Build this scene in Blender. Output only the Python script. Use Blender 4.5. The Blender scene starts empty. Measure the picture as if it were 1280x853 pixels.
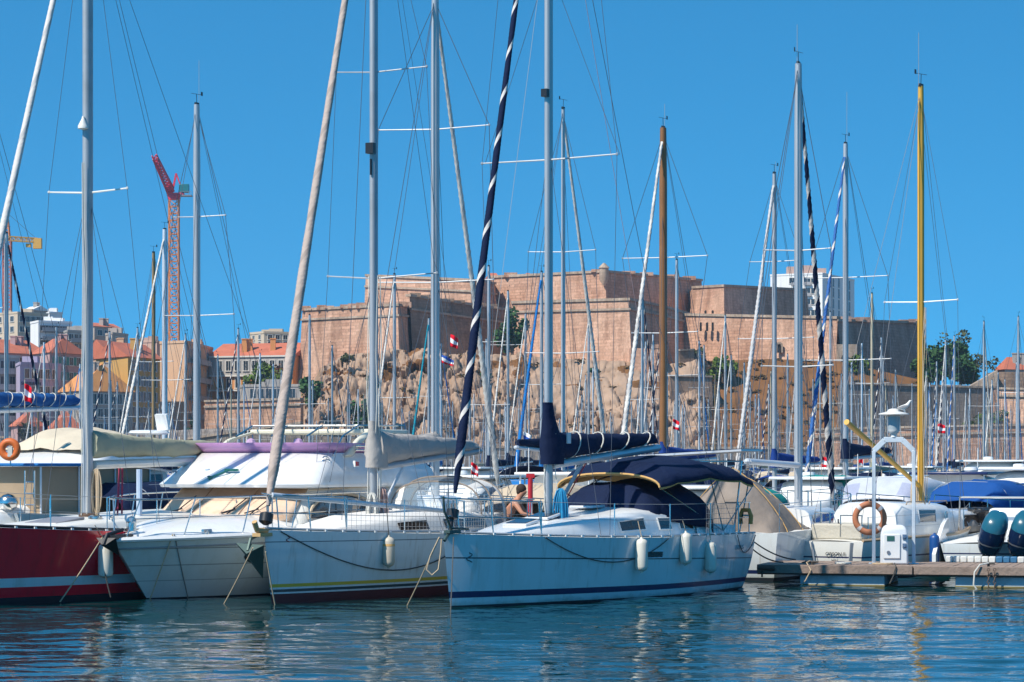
import bpy, math, random
from mathutils import Vector, Matrix, noise
random.seed(7)
F=3300.0; HZ=580.0; CH=2.45
R=math.radians
sc=bpy.context.scene
COL=sc.collection
def P(px,py,Y): return Vector(((px-640)*Y/F, Y, CH+(HZ-py)*Y/F))
def lerp(a,b,t): return a+(b-a)*t
def clamp(v,a=0.,b=1.): return max(a,min(b,v))
def sst(a,b,v):
    t=clamp((v-a)/(b-a)); return t*t*(3-2*t)
def interp(tab,x):
    if x<=tab[0][0]: return tab[0][1]
    for (a,va),(b,vb) in zip(tab,tab[1:]):
        if x<=b: return lerp(va,vb,(x-a)/(b-a))
    return tab[-1][1]
def tag(o,label=None,cat=None,group=None,kind=None):
    if label: o['label']=label
    if cat: o['category']=cat
    if group: o['group']=group
    if kind: o['kind']=kind
    return o
def empty(name,loc=(0,0,0),rz=0,label=None,cat=None,group=None,kind=None):
    o=bpy.data.objects.new(name,None); COL.objects.link(o); o.empty_display_size=.2
    o.location=loc; o.rotation_euler=(0,0,rz)
    return tag(o,label,cat,group,kind)
def copy_tree(o,parent=None):
    c=o.copy(); COL.objects.link(c); c.parent=parent
    for ch in o.children: copy_tree(ch,c)
    return c
class MB:
    def __init__(s): s.v=[];s.f=[];s.m=[]
    def add(s,vs,fs,mi=0):
        b=len(s.v); s.v.extend([tuple(v) for v in vs])
        s.f.extend([tuple(i+b for i in f) for f in fs])
        if isinstance(mi,int): s.m.extend([mi]*len(fs))
        else: s.m.extend(mi)
        return s
    def box(s,c,sz,mi=0,rot=None):
        x,y,z=sz[0]/2,sz[1]/2,sz[2]/2; c=Vector(c)
        vs=[Vector(p) for p in ((-x,-y,-z),(x,-y,-z),(x,y,-z),(-x,y,-z),(-x,-y,z),(x,-y,z),(x,y,z),(-x,y,z))]
        if rot is not None:
            if not isinstance(rot,Matrix): rot=Matrix.Rotation(rot,3,'Z')
            vs=[rot@v for v in vs]
        return s.add([v+c for v in vs],[(0,3,2,1),(4,5,6,7),(0,1,5,4),(1,2,6,5),(2,3,7,6),(3,0,4,7)],mi)
    def bx(s,x0,x1,y0,y1,z0,z1,mi=0): return s.box(((x0+x1)/2,(y0+y1)/2,(z0+z1)/2),(abs(x1-x0),abs(y1-y0),abs(z1-z0)),mi)
    def bar(s,a,b,w,h,mi=0):
        a=Vector(a);b=Vector(b);d=b-a
        q=d.to_track_quat('Y','Z').to_matrix()
        return s.box((a+b)/2,(w,d.length,h),mi,q)
    def loft(s,rings,mi=0,closed=True,cap0=False,cap1=False,mf=None):
        n=len(rings[0]); vs=[p for r in rings for p in r]; fs=[];ms=[]
        for i in range(len(rings)-1):
            for j in range(n if closed else n-1):
                k=(j+1)%n
                fs.append((i*n+j,i*n+k,(i+1)*n+k,(i+1)*n+j)); ms.append(mf(i,j) if mf else mi)
        if cap0: fs.append(tuple(reversed(range(n)))); ms.append(mf(0,0) if mf else mi)
        if cap1: b=(len(rings)-1)*n; fs.append(tuple(range(b,b+n))); ms.append(mf(len(rings)-2,0) if mf else mi)
        return s.add(vs,fs,ms)
    def tube(s,pts,r,n=6,mi=0,cap=True,twist=0,mf=None,flat=1.0):
        pts=[Vector(p) for p in pts]; N=len(pts)
        rs=[r]*N if isinstance(r,(int,float)) else r
        rings=[];up=None
        for i,p in enumerate(pts):
            t=(pts[min(i+1,N-1)]-pts[max(i-1,0)])
            if t.length<1e-9: t=Vector((0,0,1))
            t.normalize()
            if up is None: up=Vector((0,1,0)) if abs(t.y)<.9 else Vector((1,0,0))
            up=(up-t*up.dot(t)).normalized(); sd=t.cross(up)
            rings.append([p+(up*math.cos(a)*flat+sd*math.sin(a))*rs[i] for a in [2*math.pi*j/n+twist*i for j in range(n)]])
        return s.loft(rings,mi,True,cap,cap,mf)
    def seg(s,a,b,r,n=6,mi=0): return s.tube([a,b],r,n,mi)
    def prism(s,poly,z0,z1,mi=0,top=None):
        n=len(poly); top=top or poly
        vs=[(p[0],p[1],z0 if len(p)<3 else p[2]) for p in poly]+[(p[0],p[1],z1 if len(p)<3 else p[2]) for p in top]
        fs=[tuple(reversed(range(n))),tuple(range(n,2*n))]+[(j,(j+1)%n,n+(j+1)%n,n+j) for j in range(n)]
        return s.add(vs,fs,mi)
    def lathe(s,prof,c=(0,0,0),n=14,mi=0,axis=None,mf=None):
        c=Vector(c); q=Matrix.Identity(3) if axis is None else Vector(axis).to_track_quat('Z','Y').to_matrix()
        rings=[[c+q@Vector((r*math.cos(2*math.pi*j/n),r*math.sin(2*math.pi*j/n),z)) for j in range(n)] for r,z in prof]
        return s.loft(rings,mi,True,True,True,mf)
    def ell(s,c,r,mi=0,n=12):
        if isinstance(r,(int,float)): r=(r,r,r)
        c=Vector(c); h=n//2
        rings=[]
        for i in range(h+1):
            a=-math.pi/2+math.pi*(i+.02)/(h+.04)
            rings.append([c+Vector((r[0]*math.cos(a)*math.cos(2*math.pi*j/n),r[1]*math.cos(a)*math.sin(2*math.pi*j/n),r[2]*math.sin(a))) for j in range(n)])
        return s.loft(rings,mi,True,True,True)
    def torus(s,c,Rr,r,ax=(0,1,0),n=28,m=10,mi=0,mf=None):
        q=Vector(ax).to_track_quat('Z','Y').to_matrix(); c=Vector(c)
        rings=[]
        for i in range(n+1):
            a=2*math.pi*i/n
            rings.append([c+q@Vector(((Rr+r*math.cos(b))*math.cos(a),(Rr+r*math.cos(b))*math.sin(a),r*math.sin(b))) for b in [2*math.pi*j/m for j in range(m)]])
        return s.loft(rings,mi,True,mf=mf)
    def grid(s,fn,nu,nv,mi=0,mf=None):
        vs=[fn(i/nu,j/nv) for i in range(nu+1) for j in range(nv+1)]; fs=[];ms=[]
        for i in range(nu):
            for j in range(nv):
                a=i*(nv+1)+j; fs.append((a,a+nv+1,a+nv+2,a+1)); ms.append(mf(i,j) if mf else mi)
        return s.add(vs,fs,ms)
    def build(s,name,mats,parent=None,ang=38,bevel=0,solid=0,loc=None,rz=0):
        me=bpy.data.meshes.new(name); me.from_pydata(s.v,[],s.f)
        if not isinstance(mats,(list,tuple)): mats=[mats]
        for m in mats: me.materials.append(m)
        me.polygons.foreach_set('material_index',s.m)
        me.polygons.foreach_set('use_smooth',[True]*len(s.f))
        me.update(); me.set_sharp_from_angle(angle=R(ang))
        o=bpy.data.objects.new(name,me); COL.objects.link(o)
        if parent: o.parent=parent
        if loc is not None: o.location=loc
        o.rotation_euler=(0,0,rz)
        if solid:
            m=o.modifiers.new('s','SOLIDIFY'); m.thickness=solid; m.offset=-1
        if bevel:
            m=o.modifiers.new('b','BEVEL'); m.width=bevel; m.segments=2; m.limit_method='ANGLE'
        return o
# ---------------------------------------------------------------- materials
def NT(m):
    m.use_nodes=True; nt=m.node_tree; nt.nodes.clear(); return nt,nt.nodes,nt.links
MATS={}
def M(name,col,rough=.5,metal=0.,var=.12,sc_=2.0,bump=.0,bsc=12.,dirt=None,damt=.3,dsc=1.2,spec=.5,streak=False,alpha=1,trans=0,coat=0,sheen=0):
    if name in MATS: return MATS[name]
    m=bpy.data.materials.new(name); nt,N,L=NT(m)
    out=N.new('ShaderNodeOutputMaterial'); b=N.new('ShaderNodeBsdfPrincipled'); L.new(b.outputs[0],out.inputs[0])
    tc=N.new('ShaderNodeTexCoord'); n1=N.new('ShaderNodeTexNoise'); n1.inputs['Scale'].default_value=sc_; n1.inputs['Detail'].default_value=6
    L.new(tc.outputs['Object'],n1.inputs['Vector'])
    mx=N.new('ShaderNodeMix'); mx.data_type='RGBA'
    mx.inputs[6].default_value=[c*(1-var) for c in col]+[1]; mx.inputs[7].default_value=[min(1,c*(1+var)) for c in col]+[1]
    L.new(n1.outputs[0],mx.inputs[0]); c=mx.outputs[2]
    if dirt:
        n2=N.new('ShaderNodeTexNoise'); n2.inputs['Scale'].default_value=dsc; n2.inputs['Detail'].default_value=8; n2.inputs['Roughness'].default_value=.65
        if streak:
            mp=N.new('ShaderNodeMapping'); mp.inputs['Scale'].default_value=(3,3,.35); L.new(tc.outputs['Object'],mp.inputs[0]); L.new(mp.outputs[0],n2.inputs['Vector'])
        else: L.new(tc.outputs['Object'],n2.inputs['Vector'])
        rp=N.new('ShaderNodeValToRGB'); rp.color_ramp.elements[0].position=.5; rp.color_ramp.elements[1].position=.72
        rp.color_ramp.elements[0].color=(0,0,0,1); rp.color_ramp.elements[1].color=(damt,damt,damt,1)
        L.new(n2.outputs[0],rp.inputs[0])
        m2=N.new('ShaderNodeMix'); m2.data_type='RGBA'; L.new(rp.outputs[0],m2.inputs[0]); L.new(c,m2.inputs[6]); m2.inputs[7].default_value=list(dirt)+[1]; c=m2.outputs[2]
    L.new(c,b.inputs['Base Color'])
    b.inputs['Roughness'].default_value=rough; b.inputs['Metallic'].default_value=metal
    b.inputs['Specular IOR Level'].default_value=spec; b.inputs['Coat Weight'].default_value=coat
    if trans: b.inputs['Transmission Weight'].default_value=trans
    if alpha<1: b.inputs['Alpha'].default_value=alpha
    if bump:
        n3=N.new('ShaderNodeTexNoise'); n3.inputs['Scale'].default_value=bsc; n3.inputs['Detail'].default_value=8
        L.new(tc.outputs['Object'],n3.inputs['Vector'])
        bp=N.new('ShaderNodeBump'); bp.inputs['Strength'].default_value=bump; bp.inputs['Distance'].default_value=.05
        L.new(n3.outputs[0],bp.inputs['Height']); L.new(bp.outputs[0],b.inputs['Normal'])
    MATS[name]=m; return m
def stone(name,c1,c2,c3,scale=1.0,mortar=.45,brick=(1.3,.6),bump=.3):
    """masonry: courses of blocks of uneven colour with weathering stains"""
    m=bpy.data.materials.new(name); nt,N,L=NT(m)
    out=N.new('ShaderNodeOutputMaterial'); b=N.new('ShaderNodeBsdfPrincipled'); L.new(b.outputs[0],out.inputs[0]); b.inputs['Roughness'].default_value=.9
    b.inputs['Specular IOR Level'].default_value=.15
    g=N.new('ShaderNodeNewGeometry'); sp=N.new('ShaderNodeSeparateXYZ'); L.new(g.outputs['Position'],sp.inputs[0])
    a=N.new('ShaderNodeMath'); a.operation='MULTIPLY_ADD'; a.inputs[1].default_value=.45; L.new(sp.outputs[1],a.inputs[0]); L.new(sp.outputs[0],a.inputs[2])
    cb=N.new('ShaderNodeCombineXYZ'); L.new(a.outputs[0],cb.inputs[0]); L.new(sp.outputs[2],cb.inputs[1])
    br=N.new('ShaderNodeTexBrick'); L.new(cb.outputs[0],br.inputs['Vector']); br.inputs['Scale'].default_value=1
    br.inputs['Brick Width'].default_value=brick[0]; br.inputs['Row Height'].default_value=brick[1]; br.inputs['Mortar Size'].default_value=.05
    br.inputs['Color1'].default_value=list(c1)+[1]; br.inputs['Color2'].default_value=list(c2)+[1]; br.inputs['Mortar'].default_value=[c*(1-mortar) for c in c1]+[1]
    br.inputs['Bias'].default_value=0.1
    n1=N.new('ShaderNodeTexNoise'); n1.inputs['Scale'].default_value=.09*scale; n1.inputs['Detail'].default_value=9; n1.inputs['Roughness'].default_value=.68
    L.new(g.outputs['Position'],n1.inputs['Vector'])
    rp=N.new('ShaderNodeValToRGB'); rp.color_ramp.elements[0].position=.4; rp.color_ramp.elements[1].position=.68
    L.new(n1.outputs[0],rp.inputs[0])
    mx=N.new('ShaderNodeMix'); mx.data_type='RGBA'; mxf=N.new('ShaderNodeMath'); mxf.operation='MULTIPLY'; mxf.inputs[1].default_value=.75
    L.new(rp.outputs[0],mxf.inputs[0]); L.new(mxf.outputs[0],mx.inputs[0]); L.new(br.outputs[0],mx.inputs[6]); mx.inputs[7].default_value=list(c3)+[1]
    n2=N.new('ShaderNodeTexNoise'); n2.inputs['Scale'].default_value=1.9*scale; n2.inputs['Detail'].default_value=10; n2.inputs['Roughness'].default_value=.8; L.new(g.outputs['Position'],n2.inputs['Vector'])
    r2=N.new('ShaderNodeValToRGB'); r2.color_ramp.elements[0].position=.3; r2.color_ramp.elements[0].color=(.62,.6,.58,1); r2.color_ramp.elements[1].position=.6; r2.color_ramp.elements[1].color=(1.1,1.1,1.1,1)
    L.new(n2.outputs[0],r2.inputs[0])
    m2=N.new('ShaderNodeMix'); m2.data_type='RGBA'; m2.blend_type='MULTIPLY'; m2.inputs[0].default_value=1; L.new(mx.outputs[2],m2.inputs[6]); L.new(r2.outputs[0],m2.inputs[7])
    mp=N.new('ShaderNodeMapping'); mp.inputs['Scale'].default_value=(.5,.5,.06); L.new(g.outputs['Position'],mp.inputs[0])
    n4=N.new('ShaderNodeTexNoise'); n4.inputs['Scale'].default_value=1; n4.inputs['Detail'].default_value=6; n4.inputs['Roughness'].default_value=.7; L.new(mp.outputs[0],n4.inputs['Vector'])
    r4=N.new('ShaderNodeValToRGB'); r4.color_ramp.elements[0].position=.36; r4.color_ramp.elements[0].color=(.60,.56,.53,1); r4.color_ramp.elements[1].position=.58; r4.color_ramp.elements[1].color=(1.06,1.06,1.06,1)
    L.new(n4.outputs[0],r4.inputs[0]); m4=N.new('ShaderNodeMix'); m4.data_type='RGBA'; m4.blend_type='MULTIPLY'; m4.inputs[0].default_value=.8; L.new(m2.outputs[2],m4.inputs[6]); L.new(r4.outputs[0],m4.inputs[7])
    L.new(m4.outputs[2],b.inputs['Base Color'])
    bp=N.new('ShaderNodeBump'); bp.inputs['Strength'].default_value=bump; bp.inputs['Distance'].default_value=.3; L.new(n2.outputs[0],bp.inputs['Height']); L.new(bp.outputs[0],b.inputs['Normal'])
    MATS[name]=m; return m
white=M('gelcoat_white',(.78,.78,.76),.22,var=.04,dirt=(.5,.46,.38),damt=.3,streak=True,coat=.3)
white2=M('gelcoat_cream',(.74,.72,.66),.3,var=.05,dirt=(.45,.38,.28),damt=.4)
hullw=M('hull_white',(.66,.70,.70),.18,var=.03,dirt=(.42,.40,.33),damt=.35,dsc=1.0,streak=True,coat=.4)
deckw=M('deck_nonslip',(.72,.70,.66),.6,var=.07,sc_=6,bump=.1,bsc=60,dirt=(.45,.38,.3),damt=.3)
redh=M('hull_red',(.92,.012,.032),.25,var=.1,sc_=.8,dirt=(.34,.012,.016),damt=.4,streak=True,coat=.4)
navyp=M('paint_navy',(.012,.022,.09),.3,var=.1)
tealp=M('paint_teal_blue',(.06,.22,.28),.4,var=.1)
yellowp=M('stripe_yellow',(.62,.42,.05),.35,var=.08)
maroon=M('antifoul_maroon',(.10,.02,.025),.7,var=.25,bump=.1)
blackaf=M('antifoul_dark',(.018,.022,.03),.6,var=.3)
alu=M('aluminium',(.50,.50,.50),.42,metal=.45,var=.1,sc_=.7,dirt=(.3,.3,.3),damt=.4,streak=True)
alud=M('aluminium_dull',(.42,.44,.46),.5,metal=.35,var=.15,sc_=.8,dirt=(.25,.24,.22),damt=.5)
alul=M('aluminium_pale',(.66,.68,.70),.4,metal=.3,var=.08,sc_=.7)
steel=M('stainless',(.62,.62,.6),.2,metal=1,var=.1)
wire=M('wire_rope',(.12,.13,.15),.45,metal=.3,var=.1)
wirel=M('wire_light',(.42,.40,.38),.5,metal=.2,var=.1)
black=M('black_plastic',(.015,.015,.018),.4,var=.2)
glassd=M('dark_window',(.018,.018,.022),.08,var=.3,coat=.5)
glassb=M('brown_window',(.05,.035,.028),.12,var=.3,coat=.5)
navyc=M('canvas_navy',(.005,.013,.045),.85,var=.3,sc_=3,bump=.5,bsc=7,spec=.2)
bluec=M('canvas_blue',(.012,.045,.21),.85,var=.25,sc_=3,bump=.5,bsc=7,spec=.2)
bluel=M('canvas_bright_blue',(.02,.16,.42),.85,var=.2,bump=.4,spec=.2)
tealc=M('canvas_teal',(.01,.25,.22),.8,var=.25,bump=.4,spec=.2)
beigec=M('canvas_beige',(.50,.41,.30),.9,var=.12,sc_=2,bump=.5,bsc=6,dirt=(.3,.22,.15),damt=.4,spec=.1)
peachc=M('canvas_peach',(.70,.52,.38),.9,var=.08,sc_=1.5,bump=.3,bsc=5,dirt=(.55,.3,.16),damt=.6,dsc=2,spec=.1)
tauc=M('canvas_taupe',(.27,.225,.19),.9,var=.12,sc_=2,bump=.5,bsc=5,dirt=(.22,.17,.13),damt=.4,spec=.1)
khaki=M('canvas_khaki',(.34,.335,.24),.9,var=.14,sc_=2,bump=.6,bsc=5,dirt=(.2,.2,.15),damt=.5,spec=.1)
grey_c=M('canvas_grey',(.40,.37,.34),.9,var=.12,sc_=2,bump=.6,bsc=5,dirt=(.25,.22,.2),damt=.4,spec=.1)
tanc=M('canvas_tan',(.62,.38,.15),.9,var=.1,bump=.3,spec=.1)
lilac=M('vinyl_lilac',(.50,.27,.52),.35,var=.12,alpha=.82)
sailw=M('sail_white',(.62,.58,.54),.8,var=.1,sc_=4,bump=.4,bsc=9)
sailb=M('sail_brownish',(.46,.37,.32),.9,var=.12,sc_=5,bump=.5,bsc=9)
clear=M('clear_vinyl',(.6,.72,.8),.1,var=.05,alpha=.2,coat=.6)
rope=M('rope_tan',(.50,.38,.25),.9,var=.25,sc_=30)
roped=M('rope_dark',(.07,.07,.065),.9,var=.3,sc_=30)
ropew=M('rope_white',(.6,.58,.52),.9,var=.2,sc_=30)
ropeb=M('rope_blue',(.01,.22,.42),.8,var=.3,sc_=30)
ropemaroon=M('rope_maroon',(.2,.03,.05),.8,var=.2)
orange=M('orange_plastic',(.85,.28,.06),.6,var=.15,dirt=(.3,.1,.04),damt=.4)
orange_f=M('ring_faded',(.46,.17,.08),.75,var=.15,dirt=(.3,.15,.1),damt=.5,dsc=6)
fendw=M('fender_white',(.68,.65,.56),.4,var=.06,dirt=(.4,.33,.2),damt=.6,dsc=4,streak=True)
fendb=M('fender_blue',(.01,.07,.25),.4,var=.1)
woodv=M('wood_varnished',(.25,.11,.035),.45,var=.3,sc_=1.5,dirt=(.12,.07,.04),damt=.5,streak=True)
yellowm=M('mast_mustard',(.66,.36,.05),.5,var=.12,dirt=(.3,.2,.06),damt=.4,streak=True)
woodt=M('teak_grey',(.30,.23,.17),.8,var=.2,sc_=8)
redp=M('paint_red',(.55,.02,.03),.5,var=.1)
whitem=M('paint_white_metal',(.72,.73,.74),.45,var=.05,dirt=(.4,.35,.28),damt=.4)
tealb=M('cowl_teal',(.012,.10,.15),.3,var=.1,coat=.4)
navyb=M('cowl_navy',(.008,.022,.07),.22,var=.1,coat=.5)
skin=M('skin',(.50,.24,.15),.55,var=.06)
hair=M('hair_dark',(.03,.018,.012),.8,var=.3)

def scum(m,col=(.20,.19,.11),top=.10,amt=.6,runs=(.36,.30,.22)):
    """weed and scum line just above the water plus thin rust and dirt runs under the rail"""
    nt=m.node_tree; N,L=nt.nodes,nt.links; b=[n for n in N if n.type=='BSDF_PRINCIPLED'][0]; src=b.inputs['Base Color'].links[0].from_socket
    tc=N.new('ShaderNodeTexCoord'); sp=N.new('ShaderNodeSeparateXYZ'); L.new(tc.outputs['Object'],sp.inputs[0])
    n=N.new('ShaderNodeTexNoise'); n.inputs['Scale'].default_value=4; n.inputs['Detail'].default_value=8; L.new(tc.outputs['Object'],n.inputs['Vector'])
    a=N.new('ShaderNodeMath'); a.operation='MULTIPLY_ADD'; a.inputs[1].default_value=.22; a.inputs[2].default_value=top-.11; L.new(n.outputs[0],a.inputs[0])
    d=N.new('ShaderNodeMath'); d.operation='SUBTRACT'; L.new(a.outputs[0],d.inputs[0]); L.new(sp.outputs[2],d.inputs[1])
    k=N.new('ShaderNodeMath'); k.operation='MULTIPLY'; k.use_clamp=True; k.inputs[1].default_value=9; L.new(d.outputs[0],k.inputs[0])
    k2=N.new('ShaderNodeMath'); k2.operation='MULTIPLY'; k2.inputs[1].default_value=amt; L.new(k.outputs[0],k2.inputs[0])
    mx=N.new('ShaderNodeMix'); mx.data_type='RGBA'; L.new(k2.outputs[0],mx.inputs[0]); L.new(src,mx.inputs[6]); mx.inputs[7].default_value=list(col)+[1]
    mp=N.new('ShaderNodeMapping'); mp.inputs['Scale'].default_value=(7,7,.5); L.new(tc.outputs['Object'],mp.inputs[0])
    n2=N.new('ShaderNodeTexNoise'); n2.inputs['Scale'].default_value=1.2; n2.inputs['Detail'].default_value=4; L.new(mp.outputs[0],n2.inputs['Vector'])
    r=N.new('ShaderNodeValToRGB'); r.color_ramp.elements[0].position=.60; r.color_ramp.elements[0].color=(0,0,0,1); r.color_ramp.elements[1].position=.74; r.color_ramp.elements[1].color=(.4,.4,.4,1); L.new(n2.outputs[0],r.inputs[0])
    m2=N.new('ShaderNodeMix'); m2.data_type='RGBA'; L.new(r.outputs[0],m2.inputs[0]); L.new(mx.outputs[2],m2.inputs[6]); m2.inputs[7].default_value=list(runs)+[1]
    L.new(m2.outputs[2],b.inputs['Base Color'])
scum(hullw); scum(redh,runs=(.45,.05,.05),amt=.4)
# ---------------------------------------------------------------- camera, sky, sun
cam=bpy.data.cameras.new('camera'); co=bpy.data.objects.new('camera',cam); COL.objects.link(co)
co.location=(0,0,CH); co.rotation_euler=(R(90),0,0); cam.sensor_width=36; cam.lens=F/1280*36
cam.shift_y=(HZ-426.5)/1280; cam.clip_end=12000; cam.clip_start=.5; sc.camera=co
SUN=Vector((-.66,-.60,1.05)).normalized()
el=math.asin(SUN.z); az=math.atan2(SUN.x,SUN.y)
w=bpy.data.worlds.new('World'); sc.world=w; w.use_nodes=True; nt=w.node_tree; nt.nodes.clear()
o_=nt.nodes.new('ShaderNodeOutputWorld'); bg=nt.nodes.new('ShaderNodeBackground'); sky=nt.nodes.new('ShaderNodeTexSky')
sky.sky_type='NISHITA'; sky.sun_disc=False; sky.sun_elevation=el; sky.sun_rotation=az; sky.air_density=1.0; sky.dust_density=.1; sky.ozone_density=2.5; sky.altitude=200
tc=nt.nodes.new('ShaderNodeTexCoord'); mp=nt.nodes.new('ShaderNodeMapping'); mp.vector_type='POINT'
mp.inputs['Location'].default_value=(0,0,.20); mp.inputs['Scale'].default_value=(1,1,1.7)
nm=nt.nodes.new('ShaderNodeVectorMath'); nm.operation='NORMALIZE'
nt.links.new(tc.outputs['Generated'],mp.inputs[0]); nt.links.new(mp.outputs[0],nm.inputs[0]); nt.links.new(nm.outputs[0],sky.inputs[0])
tint=nt.nodes.new('ShaderNodeMix'); tint.data_type='RGBA'; tint.blend_type='MULTIPLY'; tint.inputs[0].default_value=1; tint.inputs[7].default_value=(.20,1.07,1.33,1)
nt.links.new(sky.outputs[0],tint.inputs[6]); nt.links.new(tint.outputs[2],bg.inputs[0]); nt.links.new(bg.outputs[0],o_.inputs[0])
bg.inputs[1].default_value=.108
sl=bpy.data.lights.new('sun','SUN'); sl.energy=4.4; sl.angle=R(.5); sl.color=(1,.93,.82)
so=bpy.data.objects.new('sun',sl); COL.objects.link(so); so.rotation_euler=SUN.to_track_quat('Z','Y').to_euler(); so.location=(-30,-20,60)
sc.view_settings.view_transform='Standard'; sc.view_settings.look='None'; sc.view_settings.exposure=.44; sc.view_settings.gamma=1
# ---------------------------------------------------------------- water
def water_mat():
    m=bpy.data.materials.new('harbour_water'); nt,N,L=NT(m)
    out=N.new('ShaderNodeOutputMaterial'); b=N.new('ShaderNodeBsdfPrincipled'); L.new(b.outputs[0],out.inputs[0])
    b.inputs['Base Color'].default_value=(.002,.032,.036,1); b.inputs['Roughness'].default_value=.03; b.inputs['IOR'].default_value=1.33
    g=N.new('ShaderNodeNewGeometry')
    hs=[]
    for s_,a,st in ((1.6,.025,(.7,1.2,1)),(4.6,.012,(.6,1.2,1)),(9.0,.002,(.8,1.1,1))):
        mp=N.new('ShaderNodeMapping'); mp.inputs['Scale'].default_value=st; mp.inputs['Rotation'].default_value=(0,0,.5*s_)
        L.new(g.outputs['Position'],mp.inputs[0])
        n=N.new('ShaderNodeTexNoise'); n.inputs['Scale'].default_value=s_; n.inputs['Detail'].default_value=1.2; n.inputs['Distortion'].default_value=.4; L.new(mp.outputs[0],n.inputs['Vector'])
        ml=N.new('ShaderNodeMath'); ml.operation='MULTIPLY'; ml.inputs[1].default_value=a; L.new(n.outputs[0],ml.inputs[0]); hs.append(ml)
    a1=N.new('ShaderNodeMath'); L.new(hs[0].outputs[0],a1.inputs[0]); L.new(hs[1].outputs[0],a1.inputs[1])
    a2=N.new('ShaderNodeMath'); L.new(a1.outputs[0],a2.inputs[0]); L.new(hs[2].outputs[0],a2.inputs[1])
    bp=N.new('ShaderNodeBump'); bp.inputs['Strength'].default_value=1; bp.inputs['Distance'].default_value=.5
    L.new(a2.outputs[0],bp.inputs['Height']); L.new(bp.outputs[0],b.inputs['Normal'])
    return m
wm=MB(); WX0,WX1,WY0,WY1=-13.,15.,22.,64.; wst=.085
def wave(x,y):
    p=Vector((x*.55+y*.12,y*.95-x*.08,0)); calm=.72+.6*noise.noise(Vector((x*.13,y*.09,4)))
    h=.046*noise.noise(p*.8)+.030*noise.noise(p*1.9+Vector((5,3,1)))+.009*noise.noise(p*4.3+Vector((1,8,2)))
    e_=min(1,(x-WX0)/2,(WX1-x)/2,(y-WY0)/2,(WY1-y)/3); return h*calm*max(0,e_)
nx_=int((WX1-WX0)/wst); ny_=int((WY1-WY0)/wst)
wm.grid(lambda u,v:(lerp(WX0,WX1,u),lerp(WY0,WY1,v),wave(lerp(WX0,WX1,u),lerp(WY0,WY1,v))),nx_,ny_)
for a_,b_,c_,d_ in ((-4000,4000,-60,WY0),(-4000,4000,WY1,6000),(-4000,WX0,WY0,WY1),(WX1,4000,WY0,WY1)): wm.add([(a_,c_,0),(b_,c_,0),(b_,d_,0),(a_,d_,0)],[(0,1,2,3)])
tag(wm.build('water',water_mat()),kind='structure')
# ---------------------------------------------------------------- hill / cliff / land
rock=M('cliff_rock',(.37,.255,.18),.95,var=.3,sc_=.35,bump=.9,bsc=1.2,dirt=(.24,.155,.10),damt=.8,dsc=.18,spec=.1)
drygrass=M('dry_grass_slope',(.20,.095,.038),.95,var=.35,sc_=.25,bump=.6,bsc=2,dirt=(.10,.055,.022),damt=.9,dsc=.12,spec=.1)
landm=M('land_soil',(.22,.18,.12),.95,var=.3,sc_=.05,spec=.1)
ZT=[(300,4),(372,13),(400,20),(430,23),(560,23),(646,22.8),(700,22),(790,21.5),(850,21),(884,22),(960,22.5),(1050,22),(1150,18.5),(1185,14),(1240,10),(1330,8)]
def cliff(u,v):
    px=lerp(318,1330,u)
    zt=interp(ZT,px); g=sst(868,900,px)
    yb=lerp(458,452,g); yt=lerp(489,503,g)
    if v<.84:
        t=v/.84; Y=lerp(yb,yt,t); prof=lerp(t**.8,t,g)
        z=lerp(-1,zt,prof)
    else:
        t=(v-.84)/.16; Y=lerp(yt,585,t); z=zt+t*1.0
    X=(px-640)*Y/F
    p=Vector((X*.16,Y*.16,z*.2))
    k=lerp(1,.16,g)*(1 if v<.84 else .3)*lerp(1,.38,sst(620,690,px)*sst(.35,.6,v))
    d=noise.fractal(p,.9,2.1,4)*2.4
    for fr,am,ti in ((.16,1.8,.9),(.42,.9,.8),(1.0,.38,.8)):
        q=Vector((X*fr+z*fr*.35,z*fr*.8-X*fr*.18,2.5*fr)); vv=noise.voronoi(q); c0=vv[1][0]; rn=noise.cell_vector(c0*7.31); dl=q-c0
        d+=(rn.x-.5)*2*am*.8+(dl.x*(rn.y-.5)+dl.y*(rn.z-.35))*2.6*am*ti/ (1 if fr<.3 else 1.2)
        if vv[0][1]-vv[0][0]<.09: d-=am*.5
    d*=.8; Y-=d*k*1.0; z+=d*k*.45
    return (X,Y,z)
nu,nv=640,90
def cm(i,j):
    px=lerp(318,1330,(i+.5)/nu); n=noise.noise(Vector((px*.04,j*.12,3)))*28
    if px+n>884: return 1
    return 1 if (j>nv*.6 and noise.noise(Vector((px*.03,j*.15,9)))>.28) else 0
cl=MB(); cl.grid(cliff,nu,nv,mf=cm); tag(cl.build('cliff',[rock,drygrass],ang=60),kind='structure')
def landh(X,Y):
    px=640+X*F/Y
    left=1-sst(300,470,px)
    z=3+left*interp([(430,0),(520,4),(640,12),(800,17),(1000,17),(3000,17)],Y)
    z+=(1-left)*interp([(430,-2),(500,-2),(590,20),(3000,20)],Y)*lerp(1,.5,sst(1120,1240,px))
    return z
ld=MB()
def lf(u,v):
    Y=lerp(425,600,v*2) if v<.5 else lerp(600,2600,((v-.5)*2)**1.6)
    X=lerp(-1.1,1.1,u)*Y*.55
    return (X,Y,landh(X,Y) if Y>430 else -2)
ld.grid(lf,120,90); tag(ld.build('ground',landm),kind='structure')
# far quay
qy=MB(); qy.bx(-240,240,404,428,-2,1.9); tag(qy.build('quay',M('quay_stone',(.36,.32,.27),.9,var=.2,sc_=.3)),kind='structure')
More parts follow.
